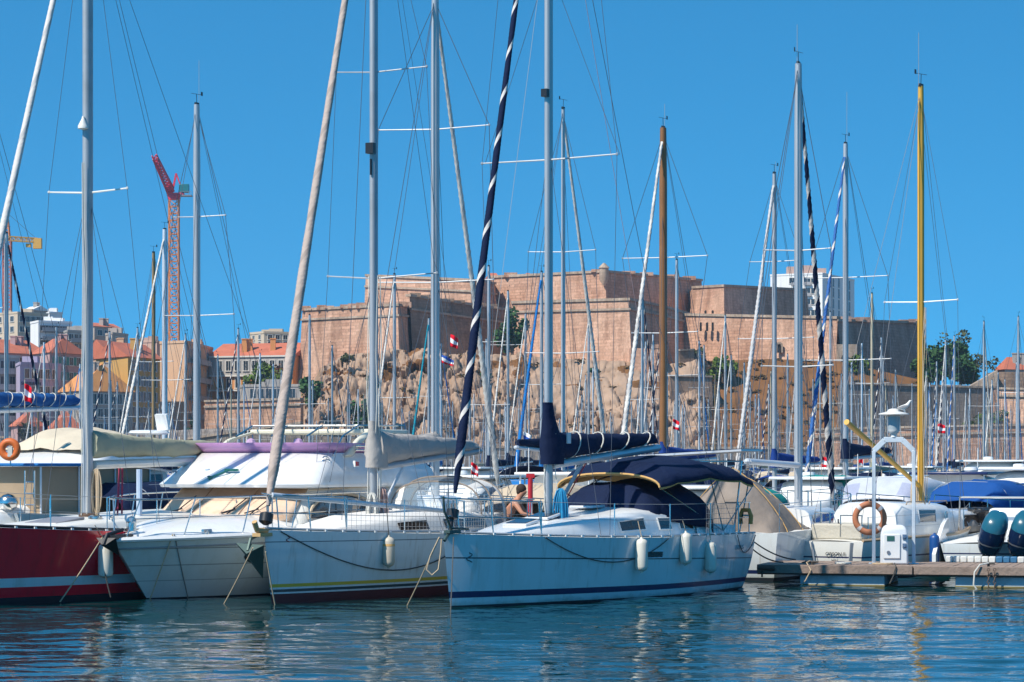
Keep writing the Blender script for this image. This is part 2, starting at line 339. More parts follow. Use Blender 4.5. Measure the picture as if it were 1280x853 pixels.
# ---------------------------------------------------------------- foliage
def leafm(n,c): return M(n,c,.7,var=.5,sc_=.35,spec=.15)
leaf1=leafm('leaf_dark',(.04,.095,.03)); leaf2=leafm('leaf_bright',(.09,.14,.022)); leaf3=leafm('leaf_olive',(.075,.085,.035)); leafr=leafm('leaf_reddish',(.12,.05,.025))
bark=M('bark',(.12,.085,.06),.9,var=.3)
def leaves(mb,c,r,n,s,seed):
    rd=random.Random(seed); c=Vector(c)
    lobes=[(Vector((rd.gauss(0,.45),rd.gauss(0,.45),rd.gauss(.05,.4))),rd.uniform(.35,.6)) for _ in range(11)]
    for _ in range(n):
        l,lr=rd.choice(lobes)
        d=Vector((rd.gauss(0,1),rd.gauss(0,1),rd.gauss(0,1))).normalized()*lr*(rd.random()**.35)
        q=l+d
        if q.z<-.8: continue
        p=c+Vector((q.x*r[0],q.y*r[1],q.z*r[2]))
        a=Vector((rd.gauss(0,1),rd.gauss(0,1),rd.gauss(0,.6))).normalized(); b=a.cross(Vector((rd.gauss(0,1),rd.gauss(0,1),rd.gauss(0,1)))).normalized()
        k=s*rd.uniform(.5,1.2)
        mb.add([p-a*k-b*k*.6,p+a*k-b*k*.5,p+a*k*.7+b*k*.6,p-a*k*.6+b*k*.7],[(0,1,2,3)])
def tree(px,pyb,pyt,pw,Y,mat,label,name='tree',cat='tree',n=1500,seed=1,s=.45,group=None):
    b=P(px,pyb,Y); t=P(px,pyt,Y); hw=pw/2*Y/F; h=t.z-b.z
    e=empty(name,b,0,label,cat,group)
    tr=MB()
    tr.tube([(0,0,-1),(0.1,0,h*.3),(0,0.1,h*.7)],[h*.05,h*.035,h*.015],7)
    for k in range(5):
        a=k*1.3+seed; tr.tube([(0,0,h*.25),(math.cos(a)*hw*.35,math.sin(a)*hw*.35,h*.5),(math.cos(a)*hw*.6,math.sin(a)*hw*.6,h*.7)],[h*.022,h*.015,h*.006],5)
    tr.build('trunk' if name!='bush' else 'stem',bark,e)
    cr=MB(); leaves(cr,(0,0,h*.55),(hw*1.0,hw*1.0,h*.5),n,s,seed); cr.build('crown' if name!='bush' else 'foliage',mat,e)
    return e
# on and below the fort
tree(903,478,447,40,492,leaf2,'bright green bush on the dry slope below the fort gate','bush','bush',1300,3,.4)
tree(872,480,436,24,497,leaf3,'dull olive bush beside the small bastion tower on the cliff','bush','bush',700,4,.4)
tree(640,448,400,32,491,leaf1,'dark green shrub growing at the foot of the brown rampart','bush','bush',1100,5,.4)
tree(607,480,466,14,480,leaf1,'small green bush alone on the cliff face','bush','bush',260,6,.3)
tree(1072,472,440,22,500,leaf2,'green bush against the wall beside the fort gateway','bush','bush',600,7,.4)
tree(455,548,496,42,462,leaf1,'green tree at the foot of the cliff below the left rampart','tree','tree',1300,8,.4)
tree(388,515,472,26,468,leaf1,'dark tree beside the left foot of the cliff','tree','tree',700,9,.4)
tree(433,455,443,14,484,leaf3,'tiny bush on the upper left of the cliff','bush','bush',200,10,.3)
tree(742,468,460,12,484,leaf1,'tiny dark bush on the cliff under the long rampart','bush','bush',160,11,.3)
tree(1172,486,430,66,512,leaf1,'large dark green tree at the right end of the fort','tree','tree',4200,12,.45)
tree(1200,486,445,36,505,leaf1,'dark bushy tree between the bastion and the stone ramp','tree','tree',1500,13,.45)
tree(1196,470,422,40,540,leaf3,'thin olive tree showing sky through its crown above the dark trees','tree','tree',520,14,.35)
tree(1218,478,440,34,530,leaf3,'thin olive tree beside the top of the stone ramp','tree','tree',520,15,.35)
tree(328,506,462,46,505,leaf2,'bright green tree on the terrace before the orange building','tree','tree',1600,16,.4)
tree(352,506,463,22,508,leafr,'reddish brown tree beside the bright green tree on the terrace','tree','tree',700,17,.4)
tree(240,560,532,20,470,leaf1,'small dark tree at the foot of the pink end wall','tree','tree',500,18,.35)
tree(66,530,482,30,500,leaf1,'dark green tree beside the lilac house','tree','tree',900,19,.4)
tree(1232,536,518,46,450,leaf2,'row of low green shrubs on the low terrace wall','bush','bush',700,20,.3)
# scrub on the dry slope and cliff
sm=MB(); rd=random.Random(5)
for _ in range(200):
    u=rd.uniform(.55,.84) if rd.random()<.75 else rd.uniform(.08,.55); v=rd.uniform(.12,.83); x,y,z=cliff(u,v); leaves(sm,(x,y-.2,z+.1),(rd.uniform(.5,1.3),.5,rd.uniform(.2,.4)),26,.28,rd.randrange(9999))
tag(sm.build('scrub',M('scrub_dry',(.12,.08,.035),.9,var=.5,sc_=.3,spec=.1)),'dry brown scrub scattered over the slope and cliff below the fort','scrub',kind='stuff')
# palm
def palm(px,pyb,pyt,Y,label):
    b=P(px,pyb,Y); t=P(px,pyt,Y); h=t.z-b.z; e=empty('palm_tree',b,0,label,'palm tree')
    m=MB(); m.tube([(0,0,-1),(0,0,h*.7)],[.5,.35],8); m.build('trunk',bark,e)
    f=MB(); rd=random.Random(4)
    for k in range(46):
        a=rd.uniform(0,6.28); el_=rd.uniform(-.5,1.3); L_=h*.45*rd.uniform(.8,1.1)
        pts=[Vector((math.cos(a)*math.cos(el_-q*1.5*q)*L_*q,math.sin(a)*math.cos(el_-q*1.5*q)*L_*q,h*.7+math.sin(el_)*L_*q-L_*.55*q*q)) for q in (0,.3,.6,1)]
        sd=Vector((-math.sin(a),math.cos(a),0))
        for p,q in zip(pts,pts[1:]): f.add([p-sd*.22,q-sd*.18,q+sd*.18,p+sd*.22],[(0,1,2,3)])
    f.build('crown',leaf3,e)
palm(33,570,522,440,'small palm tree beside the red roofed shed')

hz=MB(); hz.bx(-900,900,-30,1700,-3,130)
def hazem():
    m=bpy.data.materials.new('haze_air'); nt,N,L=NT(m); o=N.new('ShaderNodeOutputMaterial'); v=N.new('ShaderNodeVolumePrincipled'); v.inputs['Color'].default_value=(.62,.84,1,1); v.inputs['Density'].default_value=.00015; v.inputs['Anisotropy'].default_value=.3
    L.new(v.outputs[0],o.inputs['Volume']); return m
tag(hz.build('haze',hazem()),'thin pale haze over the harbour','haze',kind='stuff')
# ---------------------------------------------------------------- fort
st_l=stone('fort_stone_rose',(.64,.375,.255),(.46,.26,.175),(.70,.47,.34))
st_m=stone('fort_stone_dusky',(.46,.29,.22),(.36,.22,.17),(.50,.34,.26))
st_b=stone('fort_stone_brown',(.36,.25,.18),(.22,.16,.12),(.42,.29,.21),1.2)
st_g=stone('wall_stone_grey',(.27,.23,.20),(.21,.18,.16),(.33,.28,.24))
st_c=stone('coping_stone',(.50,.40,.31),(.45,.35,.27),(.38,.30,.23),1,.15)
fort=empty('fort',(25,500,18),0,'long rose and brown stone fortress with angled bastions crowning the cliff above the harbour','fort')
def V2(px,Y): return Vector(((px-640)*Y/F,Y))
def rampart(pts,depth,mat,zb,parent,name='rampart',batter=.07,cordon=None,crenel=0,coping=.5):
    """pts: (px,py_top,Y) left to right along the face"""
    org=parent.location if parent else Vector((0,0,0))
    T=[P(*p) for p in pts]; n=len(T)
    nr=[]
    for i in range(n):
        a=T[max(i-1,0)];b=T[min(i+1,n-1)]; d=(b-a).xy.normalized()
        if 0<i<n-1:
            d1=(T[i]-a).xy.normalized();d2=(b-T[i]).xy.normalized()
            m=(Vector((d1.y,-d1.x))+Vector((d2.y,-d2.x))); nn=m.normalized(); k=1/max(.5,nn.dot(Vector((d1.y,-d1.x)))); nr.append(nn*k)
        else: nr.append(Vector((d.y,-d.x)))
    m=MB()
    top=[t.copy() for t in T]+[T[-1]+Vector((0,depth,0)),T[0]+Vector((0,depth,0))]
    def off(i,o,z): 
        q=T[i].xy+nr[i]*o; return Vector((q.x,q.y,z))
    bot=[off(i,batter*(T[i].z-zb),zb) for i in range(n)]+[Vector((T[-1].x,T[-1].y+depth,zb)),Vector((T[0].x,T[0].y+depth,zb))]
    N=len(top)
    m.add([p-org for p in bot+top],[tuple(range(N,2*N))]+[(j,(j+1)%N,N+(j+1)%N,N+j) for j in range(N)])
    o=m.build(name,mat,parent if parent else None)
    if coping:
        c=MB()
        for i in range(n-1):
            a=[off(i,.3,T[i].z+.02),off(i+1,.3,T[i+1].z+.02),off(i+1,-1.1,T[i+1].z+.02),off(i,-1.1,T[i].z+.02)]
            c.add([p-org for p in a]+[p-org+Vector((0,0,coping)) for p in a],[(0,3,2,1),(4,5,6,7),(0,1,5,4),(1,2,6,5),(2,3,7,6),(3,0,4,7)])
        c.build('coping',st_c,o)
    if cordon:
        c=MB()
        for i in range(n-1):
            dz=cordon; f=batter*dz
            a=[off(i,f+.35,T[i].z-dz),off(i+1,f+.35,T[i+1].z-dz),off(i+1,f-.3,T[i+1].z-dz),off(i,f-.3,T[i].z-dz)]
            c.add([p-org for p in a]+[p-org+Vector((0,0,.38)) for p in a],[(0,3,2,1),(4,5,6,7),(0,1,5,4),(1,2,6,5),(2,3,7,6),(3,0,4,7)])
        c.build('string_course',st_c,o)
    if crenel:
        rd=random.Random(int(pts[0][0]))
        for i in range(n-1):
            L_=(T[i+1]-T[i]).length; k=int(L_/crenel)
            for j in range(k):
                if rd.random()<.55:
                    q=T[i].lerp(T[i+1],(j+.5)/k); c=MB(); c.box(q-org+Vector((0,.4,.5)),(crenel*.7,1.,rd.uniform(.5,1.1))); c.build('parapet_block',mat,o)
    return o
r_=rampart([(378,389,517),(497,383,492),(512,385,518)],30,st_l,8,fort,'bastion',cordon=1.9,crenel=2.6)
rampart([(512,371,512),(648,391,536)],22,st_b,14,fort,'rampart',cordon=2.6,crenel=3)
rampart([(457,346,542),(588,352,530),(619,356,556)],30,st_l,24,fort,'upper_bastion',cordon=2.2)
rampart([(612,348,560),(757,341,538),(877,352,578)],30,st_l,24,fort,'keep',cordon=0,crenel=4)
rampart([(640,380,514),(786,376,494),(826,384,524),(864,395,534)],24,st_l,16,fort,'bastion',cordon=1.8)
rampart([(866,361,562),(905,359,548),(1008,364,590)],30,st_l,24,fort,'upper_bastion',batter=.12,cordon=0)
rampart([(850,395,532),(1047,399,508)],40,st_l,14,fort,'rampart',cordon=0)
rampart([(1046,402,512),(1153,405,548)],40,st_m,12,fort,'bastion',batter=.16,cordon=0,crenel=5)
rampart([(788,435,487),(826,437,486),(830,440,495)],12,st_l,10,fort,'ruined_wall',crenel=1.6,coping=0)
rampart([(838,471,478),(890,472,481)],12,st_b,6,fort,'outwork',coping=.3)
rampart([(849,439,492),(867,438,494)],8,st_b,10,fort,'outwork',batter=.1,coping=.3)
# turret, gateway, openings
t=P(755,345,537)-fort.location; m=MB(); m.lathe([(.2,-2),(.95,-.8),(.95,1.5),(1.15,1.6),(1.05,1.75),(.2,2.6)],t,10); m.build('turret',st_c,fort)
def opening(px,pyt,pyb,wpx,Y,arch=True,frame=True,name='doorway'):
    b=P(px,pyb,Y)-fort.location; t=P(px,pyt,Y)-fort.location; w=wpx*Y/F; h=t.z-b.z
    m=MB(); pts=[(-w/2,0),(w/2,0),(w/2,h-w/2)]+[(w/2*math.cos(a),h-w/2+w/2*math.sin(a)) for a in [.4,.8,1.2,1.57,1.95,2.35,2.75]]+[(-w/2,h-w/2)]
    vs=[b+Vector((x,0,z)) for x,z in pts]; vs2=[v+Vector((0,.6,0)) for v in vs]; n=len(vs)
    m.add(vs+vs2,[tuple(range(n))]+[(j,(j+1)%n,n+(j+1)%n,n+j) for j in range(n)])
    o=m.build(name,M('opening_dark',(.02,.017,.015),.9),fort)
    if frame:
        f=MB()
        for (x,z),(x2,z2) in zip(pts[1:],pts[2:]+pts[:1]): f.bar(b+Vector((x,-.05,z)),b+Vector((x2,-.05,z2)),.3,.45)
        f.build('door_surround',st_c,o)
opening(974,429,441,7,515.0); opening(1055,442,463,9,505.5)
g=P(1057,441,506)-fort.location; m=MB(); m.bx(g.x-1.6,g.x+2.2,g.y,g.y+6,g.z-5,g.z+1.6); m.build('gatehouse',st_c,fort)
for px,py in ((738,397),(731,398),(744,398)): pass
for px,py,Y in ((882,391,548),(891,391,549),(627,418,528),(876,408,527.5),(884,408,526.5),(891,408,525.5)): opening(px,py-3 if Y>530 else py-5,py+1 if Y>530 else py+6,2.6,Y-1.2,frame=False,name='embrasure')
tile=M('roof_tile_red',(.48,.14,.075),.85,var=.22,sc_=.6,dirt=(.28,.08,.04),damt=.6,dsc=.5)
tileo=M('roof_tile_orange',(.58,.25,.08),.85,var=.2,sc_=.5,dirt=(.4,.15,.05),damt=.5,dsc=.4)
m=MB()
for x0,x1 in ((606,626),(630,646),(652,668)):
    a=P(x0,349,566);b=P(x1,349,566); 
    m.add([p-fort.location for p in (a,b,b+Vector((0,9,0)),a+Vector((0,9,0)),a+Vector((1,4.5,1.6)),b+Vector((-1,4.5,1.6)))],[(0,1,5,4),(1,2,5),(2,3,4,5),(3,0,4)])
m.build('tiled_roof',tile,fort)
# lower walls (things of their own)
def lonewall(pts,mat,label,depth=3,zb=-1,cordon=0,name='stone_wall',crenel=0):
    c=P(*pts[0]); e=empty(name,(c.x,c.y,1),0,label,'wall'); rampart(pts,depth,mat,zb,e,'wall_face',.03,cordon,crenel,.35); return e
lonewall([(1053,481,447),(1060,481,443),(1247,486,455)],st_g,'high grey retaining wall below the dry slope, left of the stone portal',6)
lonewall([(1020,539,432),(1026,538,428),(1300,532,428)],st_l,'low pinkish stone quay wall running to the right edge',4,cordon=1.2)
lonewall([(1247,487,450),(1300,488,444)],st_l,'pale stone wall with a columned portal at the right edge',5,cordon=1.2)
lonewall([(0,548,446),(228,551,442),(376,530,438)],st_g,'dark quay wall at the foot of the old town houses',4)
lonewall([(256,503,470),(376,500,462)],st_l,'tan terrace wall below the orange building',6,cordon=1.0)
lonewall([(376,540,452),(560,556,446)],st_g,'low dark wall along the foot of the cliff',3)
lonewall([(560,560,446),(1024,562,440)],st_g,'low wall behind the masts under the fort centre',3)
e=empty('stone_ramp',P(1245,480,495),0,'pale stone ramp with a sloping parapet beside the trees','ramp')
o=e.location; a=P(1207,486,490)-o; b=P(1247,463,490)-o; m=MB()
m.prism([(a.x,a.y,a.z-9),(b.x,b.y,a.z-9),(b.x,b.y+3,a.z-9),(a.x,a.y+3,a.z-9)],0,0,0,[(a.x,a.y,a.z),(b.x,b.y,b.z),(b.x,b.y+3,b.z),(a.x,a.y+3,a.z)]); m.build('ramp_wall',st_c,e)
m=MB(); c=P(1290,462,500)-o; m.prism([(b.x,b.y+3.2),(c.x,b.y+3.2),(c.x,b.y+12),(b.x,b.y+12)],a.z-9,b.z-.2); m.build('side_wall',st_b,e)
# ---------------------------------------------------------------- buildings
shut_g=M('shutter_green',(.03,.22,.18),.6,var=.15); frame_w=M('window_surround',(.62,.58,.52),.7,var=.08); frame_g=M('window_surround_grey',(.36,.34,.33),.7,var=.1)
pane=M('window_glass',(.03,.04,.05),.12,var=.5,sc_=.3); shutb=M('shutter_blue_grey',(.18,.22,.27),.6,var=.15)
WM={}
def win_mesh(key,w,h,fr,arch):
    if key in WM: return WM[key]
    f=MB(); t=.13
    f.bx(-w/2-t,-w/2,-.1,.04,0,h+t);f.bx(w/2,w/2+t,-.1,.04,0,h+t);f.bx(-w/2,w/2,-.1,.04,h,h+t);f.bx(-w/2-t*1.5,w/2+t*1.5,-.2,.04,-.16,0); f.bx(-.03,.03,-.05,.02,0,h)
    p=MB(); p.bx(-w/2,w/2,-.03,.05,0,h)
    WM[key]=(f,p); return WM[key]
PROTO={}
def windows(e,A,B,z0,h,rows,cols,w,wh,fr,skip=(),shut=None,z1=None,margin=.08):
    """grid of windows on the face A->B (2-D points local to e)"""
    d=(B-A); L_=d.length; ang=math.atan2(d.y,d.x); cnt=0
    key=(round(w,2),round(wh,2),fr.name,shut.name if shut else '')
    for r in range(rows):
        for c in range(cols):
            if (r,c) in skip: continue
            q=A+d*(margin+(1-2*margin)*(c+.5)/cols); z=z0+h*(r+.5)/rows-wh/2
            if key not in PROTO:
                f,p=win_mesh(key,w,wh,fr,0); o=f.build('window',fr,e); p.build('pane',pane,o)
                if shut:
                    s=MB()
                    for sx in (-1,1): s.bx(sx*(w/2+.13),sx*(w/2+.13+w*.48),-.09,.02,0,wh)
                    s.build('shutters',shut,o)
                PROTO[key]=o
            else:
                o=copy_tree(PROTO[key],e)
            o.location=(q.x,q.y,z); o.rotation_euler=(0,0,ang)
def block(name,label,px0,pxc,px1,pyt,pyb,Yc,d0,d1,mat,left=None,right=None,roof=None,rh=2,rmat=None,cat='building',extras=None,over=.6,flat_par=None):
    C2=V2(pxc,Yc); A2=V2(px0,Yc+d0); B2=V2(px1,Yc+d1)
    if pxc==px0: A2=C2+Vector((-(B2-C2).y,(B2-C2).x)).normalized()*d0
    if pxc==px1: B2=C2+Vector((-(C2-A2).y,(C2-A2).x)).normalized()*d1
    D2=A2+B2-C2; zt=CH+(HZ-pyt)*Yc/F; zb=CH+(HZ-pyb)*Yc/F
    e=empty(name,(C2.x,C2.y,zb),0,label,cat); A,B,D,C=[q-C2 for q in (A2,B2,D2,C2)]; h=zt-zb
    m=MB(); m.prism([A,C,B,D],-25,h); 
    wl=m.build('wall',mat,e); e['_']=0; del e['_']
    if left: windows(e,A,C,**dict(dict(z0=.3,h=h-.3),**left))
    if right: windows(e,C,B,**dict(dict(z0=.3,h=h-.3),**right))
    cen=(A+B+C+D)/4
    if roof:
        q=[p+(p-cen).normalized()*over for p in (A,C,B,D)]
        m=MB(); 
        if (C-A).length<(B-C).length: m0=(q[0]+q[1])/2; m1=(q[2]+q[3])/2; idx=[(1,2,5,4),(2,3,5),(3,0,4,5),(0,1,4)]
        else: m0=(q[1]+q[2])/2; m1=(q[3]+q[0])/2; idx=[(1,2,4),(2,3,5,4),(3,0,5),(0,1,4,5)]
        if roof=='hip': mm=(m0+m1)/2; m0=m0.lerp(mm,.45); m1=m1.lerp(mm,.45)
        vs=[Vector((p.x,p.y,h+.02)) for p in q]+[Vector((m0.x,m0.y,h+rh)),Vector((m1.x,m1.y,h+rh))]
        m.add(vs,idx+[(3,2,1,0)]); ro=m.build('roof',rmat or tile,e)
        rd=random.Random(int(px0+pxc))
        for k in range(3):
            p=C.lerp(B,rd.uniform(.15,.85)).lerp(cen,rd.uniform(.3,.7)); c=MB(); c.bx(p.x-.5,p.x+.5,p.y-.4,p.y+.4,h,h+rh*.8+1.1); c.bx(p.x-.6,p.x+.6,p.y-.5,p.y+.5,h+rh*.8+1.1,h+rh*.8+1.3); c.build('chimney',mat,ro)
    else:
        m=MB(); t=.25
        for a,b in ((A,C),(C,B),(B,D),(D,A)):
            m.bar((a.x,a.y,h+.25),(b.x,b.y,h+.25),t,.5)
        m.build('parapet',flat_par or mat,e)
        rd=random.Random(int(px0))
        for k in range(2):
            p=cen+(A-cen)*rd.uniform(-.4,.4); c=MB(); s=rd.uniform(.8,1.6); c.bx(p.x-s,p.x+s,p.y-s,p.y+s,h-.1,h+rd.uniform(1,2)); c.build('rooftop_hut',flat_par or mat,e)
    if extras: extras(e,A,B,C,D,h)
    return e
def pm(n,c,**k): return M(n,c,.85,var=.08,sc_=.4,dirt=[q*.65 for q in c],damt=.5,dsc=.25,streak=True,spec=.15,**k)
p_or=pm('plaster_orange',(.60,.27,.10)); p_cr=pm('plaster_cream',(.55,.45,.34)); p_pk=pm('plaster_pink',(.52,.35,.28)); p_oc=pm('plaster_ochre',(.52,.31,.10))
p_li=pm('plaster_lilac',(.40,.34,.44)); p_gr=pm('plaster_grey',(.38,.35,.32)); p_pe=pm('plaster_peach',(.60,.38,.24)); p_wh=pm('plaster_white',(.76,.75,.74)); p_bg=pm('plaster_beige',(.44,.37,.32)); p_rp=pm('plaster_rose',(.46,.30,.29))
W_=lambda r,c,w=1.1,wh=1.7,fr=frame_w,**k: dict(rows=r,cols=c,w=w,wh=wh,fr=fr,**k)
def slabs(n,sp=0):
    def f(e,A,B,C,D,h):
        for i in range(1,n):
            m=MB(); z=h*i/n; nrm=Vector(((B-C).y,-(B-C).x)).normalized()
            a=C.lerp(B,.06);b=C.lerp(B,.94)
            m.bar((a.x+nrm.x*.5,a.y+nrm.y*.5,z),(b.x+nrm.x*.5,b.y+nrm.y*.5,z),1.1,.15)
            m.bar((a.x+nrm.x*1.,a.y+nrm.y*1.,z+.5),(b.x+nrm.x*1.,b.y+nrm.y*1.,z+.5),.05,.9); m.build('balcony',M('balcony_rail',(.30,.29,.30),.6,var=.2),e)
    return f
def attic(e,A,B,C,D,h):
    n_=Vector(((B-C).y,-(B-C).x)).normalized()*.30; windows(e,C+n_,B+n_,h-3.6,3.4,1,8,1.0,1.9,frame_w)
    m=MB(); nrm=Vector(((B-C).y,-(B-C).x)).normalized()
    a=C-(B-C)*.0+nrm*.12; b=B+nrm*.12
    m.bar((a.x,a.y,h-1.9),(b.x,b.y,h-1.9),.3,3.6); m.build('attic_storey',p_gr,e)
    m=MB()
    for z in (h-3.85,h-.1,h*.5-1.9): m.bar((a.x+nrm.x*.2,a.y+nrm.y*.2,z),(b.x+nrm.x*.2,b.y+nrm.y*.2,z),.4,.3)
    m.build('cornice',frame_w,e)
block('apartment_building','orange facade building with a long red tiled roof and arched attic windows',262,262,366,446,507,520,14,-6,p_or,
  right=W_(2,8,1.0,1.9,h=5.4),roof='gable',rh=2.8,extras=attic,over=.5)
C2=V2(262,520)
block('apartment_building','small cream block with chimneys on the skyline behind the orange building',312,330,364,417,436,600,6,3,p_cr,right=W_(2,3,1,1),left=W_(2,2,1,1))
block('apartment_building','tall building with a bare pink end wall under the red crane',200,233,266,429,570,496,4,30,p_pe,right=W_(6,3,1.2,1.8,frame_g),extras=slabs(6))
block('apartment_building','pale pink block with rooftop huts behind the ochre building',168,196,206,428,520,540,4,20,p_pk)
block('apartment_building','ochre facade with four rows of shuttered windows beside the pink end wall',120,160,200,446,566,470,12,14,p_oc,right=W_(6,5,1.0,1.7,frame_w,shut=shutb),left=None,roof='gable',rh=3,extras=None)
block('apartment_building','grey stone facade with arched windows under a bright orange roof',74,100,166,489,566,458,10,8,p_bg,right=W_(4,7,1.0,1.7,frame_w),left=W_(4,3,1.,1.7),roof='hip',rh=5,rmat=tileo)
block('apartment_building','gabled peach coloured house with a red roof behind the orange roof',104,140,172,446,500,520,10,16,p_pe,roof='gable',rh=3.6,right=W_(2,4,1,1.4))
def sign(e,A,B,C,D,h):
    cu=bpy.data.curves.new('sign_lettering','FONT'); cu.body='SOURBON'; cu.size=.85; cu.extrude=.06; cu.space_character=1.25
    o=bpy.data.objects.new('t',cu); COL.objects.link(o); dg=bpy.context.evaluated_depsgraph_get(); me=bpy.data.meshes.new_from_object(o.evaluated_get(dg)); bpy.data.objects.remove(o)
    s=bpy.data.objects.new('sign_lettering',me); me.materials.clear(); me.materials.append(navyp); COL.objects.link(s); s.parent=e
    d=(B-C); ang=math.atan2(d.y,d.x); q=C+d*.02; nrm=Vector((d.y,-d.x)).normalized()*.15
    s.location=(q.x+nrm.x,q.y+nrm.y,h*.77); s.rotation_euler=(R(90),0,ang)
block('apartment_building','lilac rendered house with dark lettering across its front',20,25,76,456,566,462,10,8,p_li,right=W_(5,5,1.,1.6,frame_w,skip=((2,0),(2,1),(2,2),(2,3),(2,4))),extras=sign)
block('apartment_building','rose coloured house with green shutters under a wide red roof',40,62,106,441,500,500,10,10,p_rp,right=W_(3,4,1.1,1.5,frame_w,shut=shut_g),roof='hip',rh=3.2)
block('apartment_building','long rose house with a red roof at the left edge behind the lilac house',-30,-6,60,441,500,520,10,10,p_rp,right=W_(3,5,1.1,1.5,frame_w),roof='hip',rh=3)
block('apartment_building','narrow grey green block at the left edge beside the lilac house',-22,-16,24,447,566,470,8,4,p_gr,right=W_(6,3,1.1,1.7,frame_g),extras=slabs(6))
block('apartment_building','pale stepped hilltop block with glazed terraces on the skyline at the left',-14,22,60,392,432,690,10,8,p_cr,right=W_(3,5,2.0,1.4,frame_w),left=W_(3,4,1.6,1.4))
block('apartment_building','white terraced block with a wide upper balcony on the left skyline',38,48,90,403,436,660,8,6,p_wh,right=W_(2,5,2.2,1.5,frame_g),extras=slabs(3))
block('apartment_building','small grey penthouse block on the left skyline with a slanted white roof',28,40,60,388,404,720,6,5,p_gr,right=W_(1,3,1.8,1.6),roof='gable',rh=1.4,rmat=p_wh)
block('apartment_building','tiny white box building on the skyline left of the nearest mast',58,62,78,392,412,705,5,3,p_wh,right=W_(1,2,1.8,1.4))
block('apartment_building','low grey block on the left skyline beside the nearest mast',80,84,112,415,440,640,6,5,p_gr,right=W_(2,4,1.6,1.3,frame_w),extras=slabs(2))
block('apartment_building','beige block with a red roof on the skyline just right of the nearest mast',102,118,148,408,440,650,8,8,p_bg,right=W_(2,3,1.8,1.3,frame_w),roof='gable',rh=1.2)
block('apartment_building','low beige block with a roof terrace between the red roofs and the pink end wall',132,140,160,418,445,640,6,8,p_bg,right=W_(2,2,1.4,1.3,frame_w))
block('house','low house with a red roof behind the blue sail cover at the far left',14,22,54,533,560,440,6,4,p_rp,right=W_(1,3,.9,1.2),roof='hip',rh=2.4,cat='house')
block('house','low red roofed house left of the nearest mast base',58,64,104,538,562,438,8,3,p_rp,right=W_(1,3,.9,1.2),roof='hip',rh=3.2,cat='house')
block('terrace_pavilion','grey glazed pavilion on the terrace below the orange building',300,306,376,484,503,486,6,-2,p_gr,right=dict(rows=1,cols=6,w=1.1,wh=1.7,fr=frame_g),cat='building')
block('apartment_building','small house with a red roof at the right edge above the stone portal',1246,1256,1296,462,486,520,6,4,p_gr,right=W_(1,2,.9,1.2),roof='hip',rh=2.6,cat='house')
def tower_ex(e,A,B,C,D,h):
    for k in (.25,.5,.75):
        p=C.lerp(A,k); m=MB(); m.bar((p.x-.3,p.y-.4,0),(p.x-.3,p.y-.4,1),.1,.1)
    for fx,w_,hh in ((.35,4,3.2),(.05,5,2.2),(.75,2,3)):
        p=A.lerp(C,1-fx).lerp((A+B+C+D)/4,.25); m=MB(); m.bx(p.x-w_/2,p.x+w_/2,p.y,p.y+4,h,h+hh); m.build('rooftop_hut',p_pk,e)
    for r in range(7):
        z=h*(r+.5)/7
        for f0,f1 in ((.42,.58),(.66,.8)):
            a=A.lerp(C,f0);b=A.lerp(C,f1); n=Vector(((C-A).y,-(C-A).x)).normalized()*.9
            m=MB(); m.bar((a.x+n.x*.5,a.y+n.y*.5,z-1.4),(b.x+n.x*.5,b.y+n.y*.5,z-1.4),1,.2); m.bar((a.x+n.x,a.y+n.y,z-.95),(b.x+n.x,b.y+n.y,z-.95),.08,.8); m.build('balcony',M('balcony_rail',(.30,.29,.30)),e)
block('tower_block','white high rise block with balconies standing behind the right part of the fort',963,1028,1068,343,440,800,8,30,p_wh,left=W_(7,6,2.1,1.7,frame_w,skip=[(r,c) for r in range(7) for c in (0,1,3)]),right=W_(7,5,1.1,2.6,frame_g),extras=tower_ex)
# ---------------------------------------------------------------- cranes
cr_o=M('crane_orange',(.62,.22,.07),.6,var=.15); cr_p=M('crane_pink_red',(.62,.03,.07),.5,var=.15); cr_y=M('crane_amber',(.62,.33,.05),.6,var=.15); cr_w=M('crane_white',(.7,.7,.7),.5)
def lattice(m,a,b,w,n,r=.12,w2=None,mi=0):
    a=Vector(a);b=Vector(b);t=(b-a).normalized(); u=Vector((0,1,0)) if abs(t.y)<.9 else Vector((1,0,0)); u=(u-t*u.dot(t)).normalized(); s=t.cross(u); w2=w2 or w
    def c(i,j): ww=lerp(w,w2,i/n)/2; k=[(1,1),(1,-1),(-1,-1),(-1,1)][j%4]; return a.lerp(b,i/n)+u*k[0]*ww+s*k[1]*ww
    for j in range(4): m.bar(c(0,j),c(n,j),r*1.5,r*1.5,mi)
    for i in range(n):
        for j in range(4):
            m.bar(c(i,j),c(i,j+1),r,r,mi); m.bar(c(i,j),c(i+1,j+1),r,r,mi)
b=P(217.5,424,700); e=empty('tower_crane',b,0,'tall crane with orange lattice tower and pinkish red luffing jib','crane')
S=700/F
m=MB(); lattice(m,(0,0,-25),(0,0,(424-250)*S),2.5,34,.2); m.build('tower',cr_o,e)
z=(424-250)*S; m=MB(); m.lathe([(1.6,0),(1.7,1)],(0,0,z),10); m.bx(-1.6,2.6,-1.2,1.2,z+1,z+1.8); m.bar((-.5,0,z+1.8),(.6,0,z+7),.5,.5); m.bar((2.4,0,z+1.8),(.6,0,z+7),.35,.35); m.bar((-1.2,0,z+1.8),(-1.4,0,z+4.5),1.2,1.4); m.build('slewing_platform',cr_p,e)
m=MB(); lattice(m,(-.9,-.8,z+2.5),(-3.5,-12,z+10.0),1.8,12,.22,1.2); m.build('jib',cr_p,e)
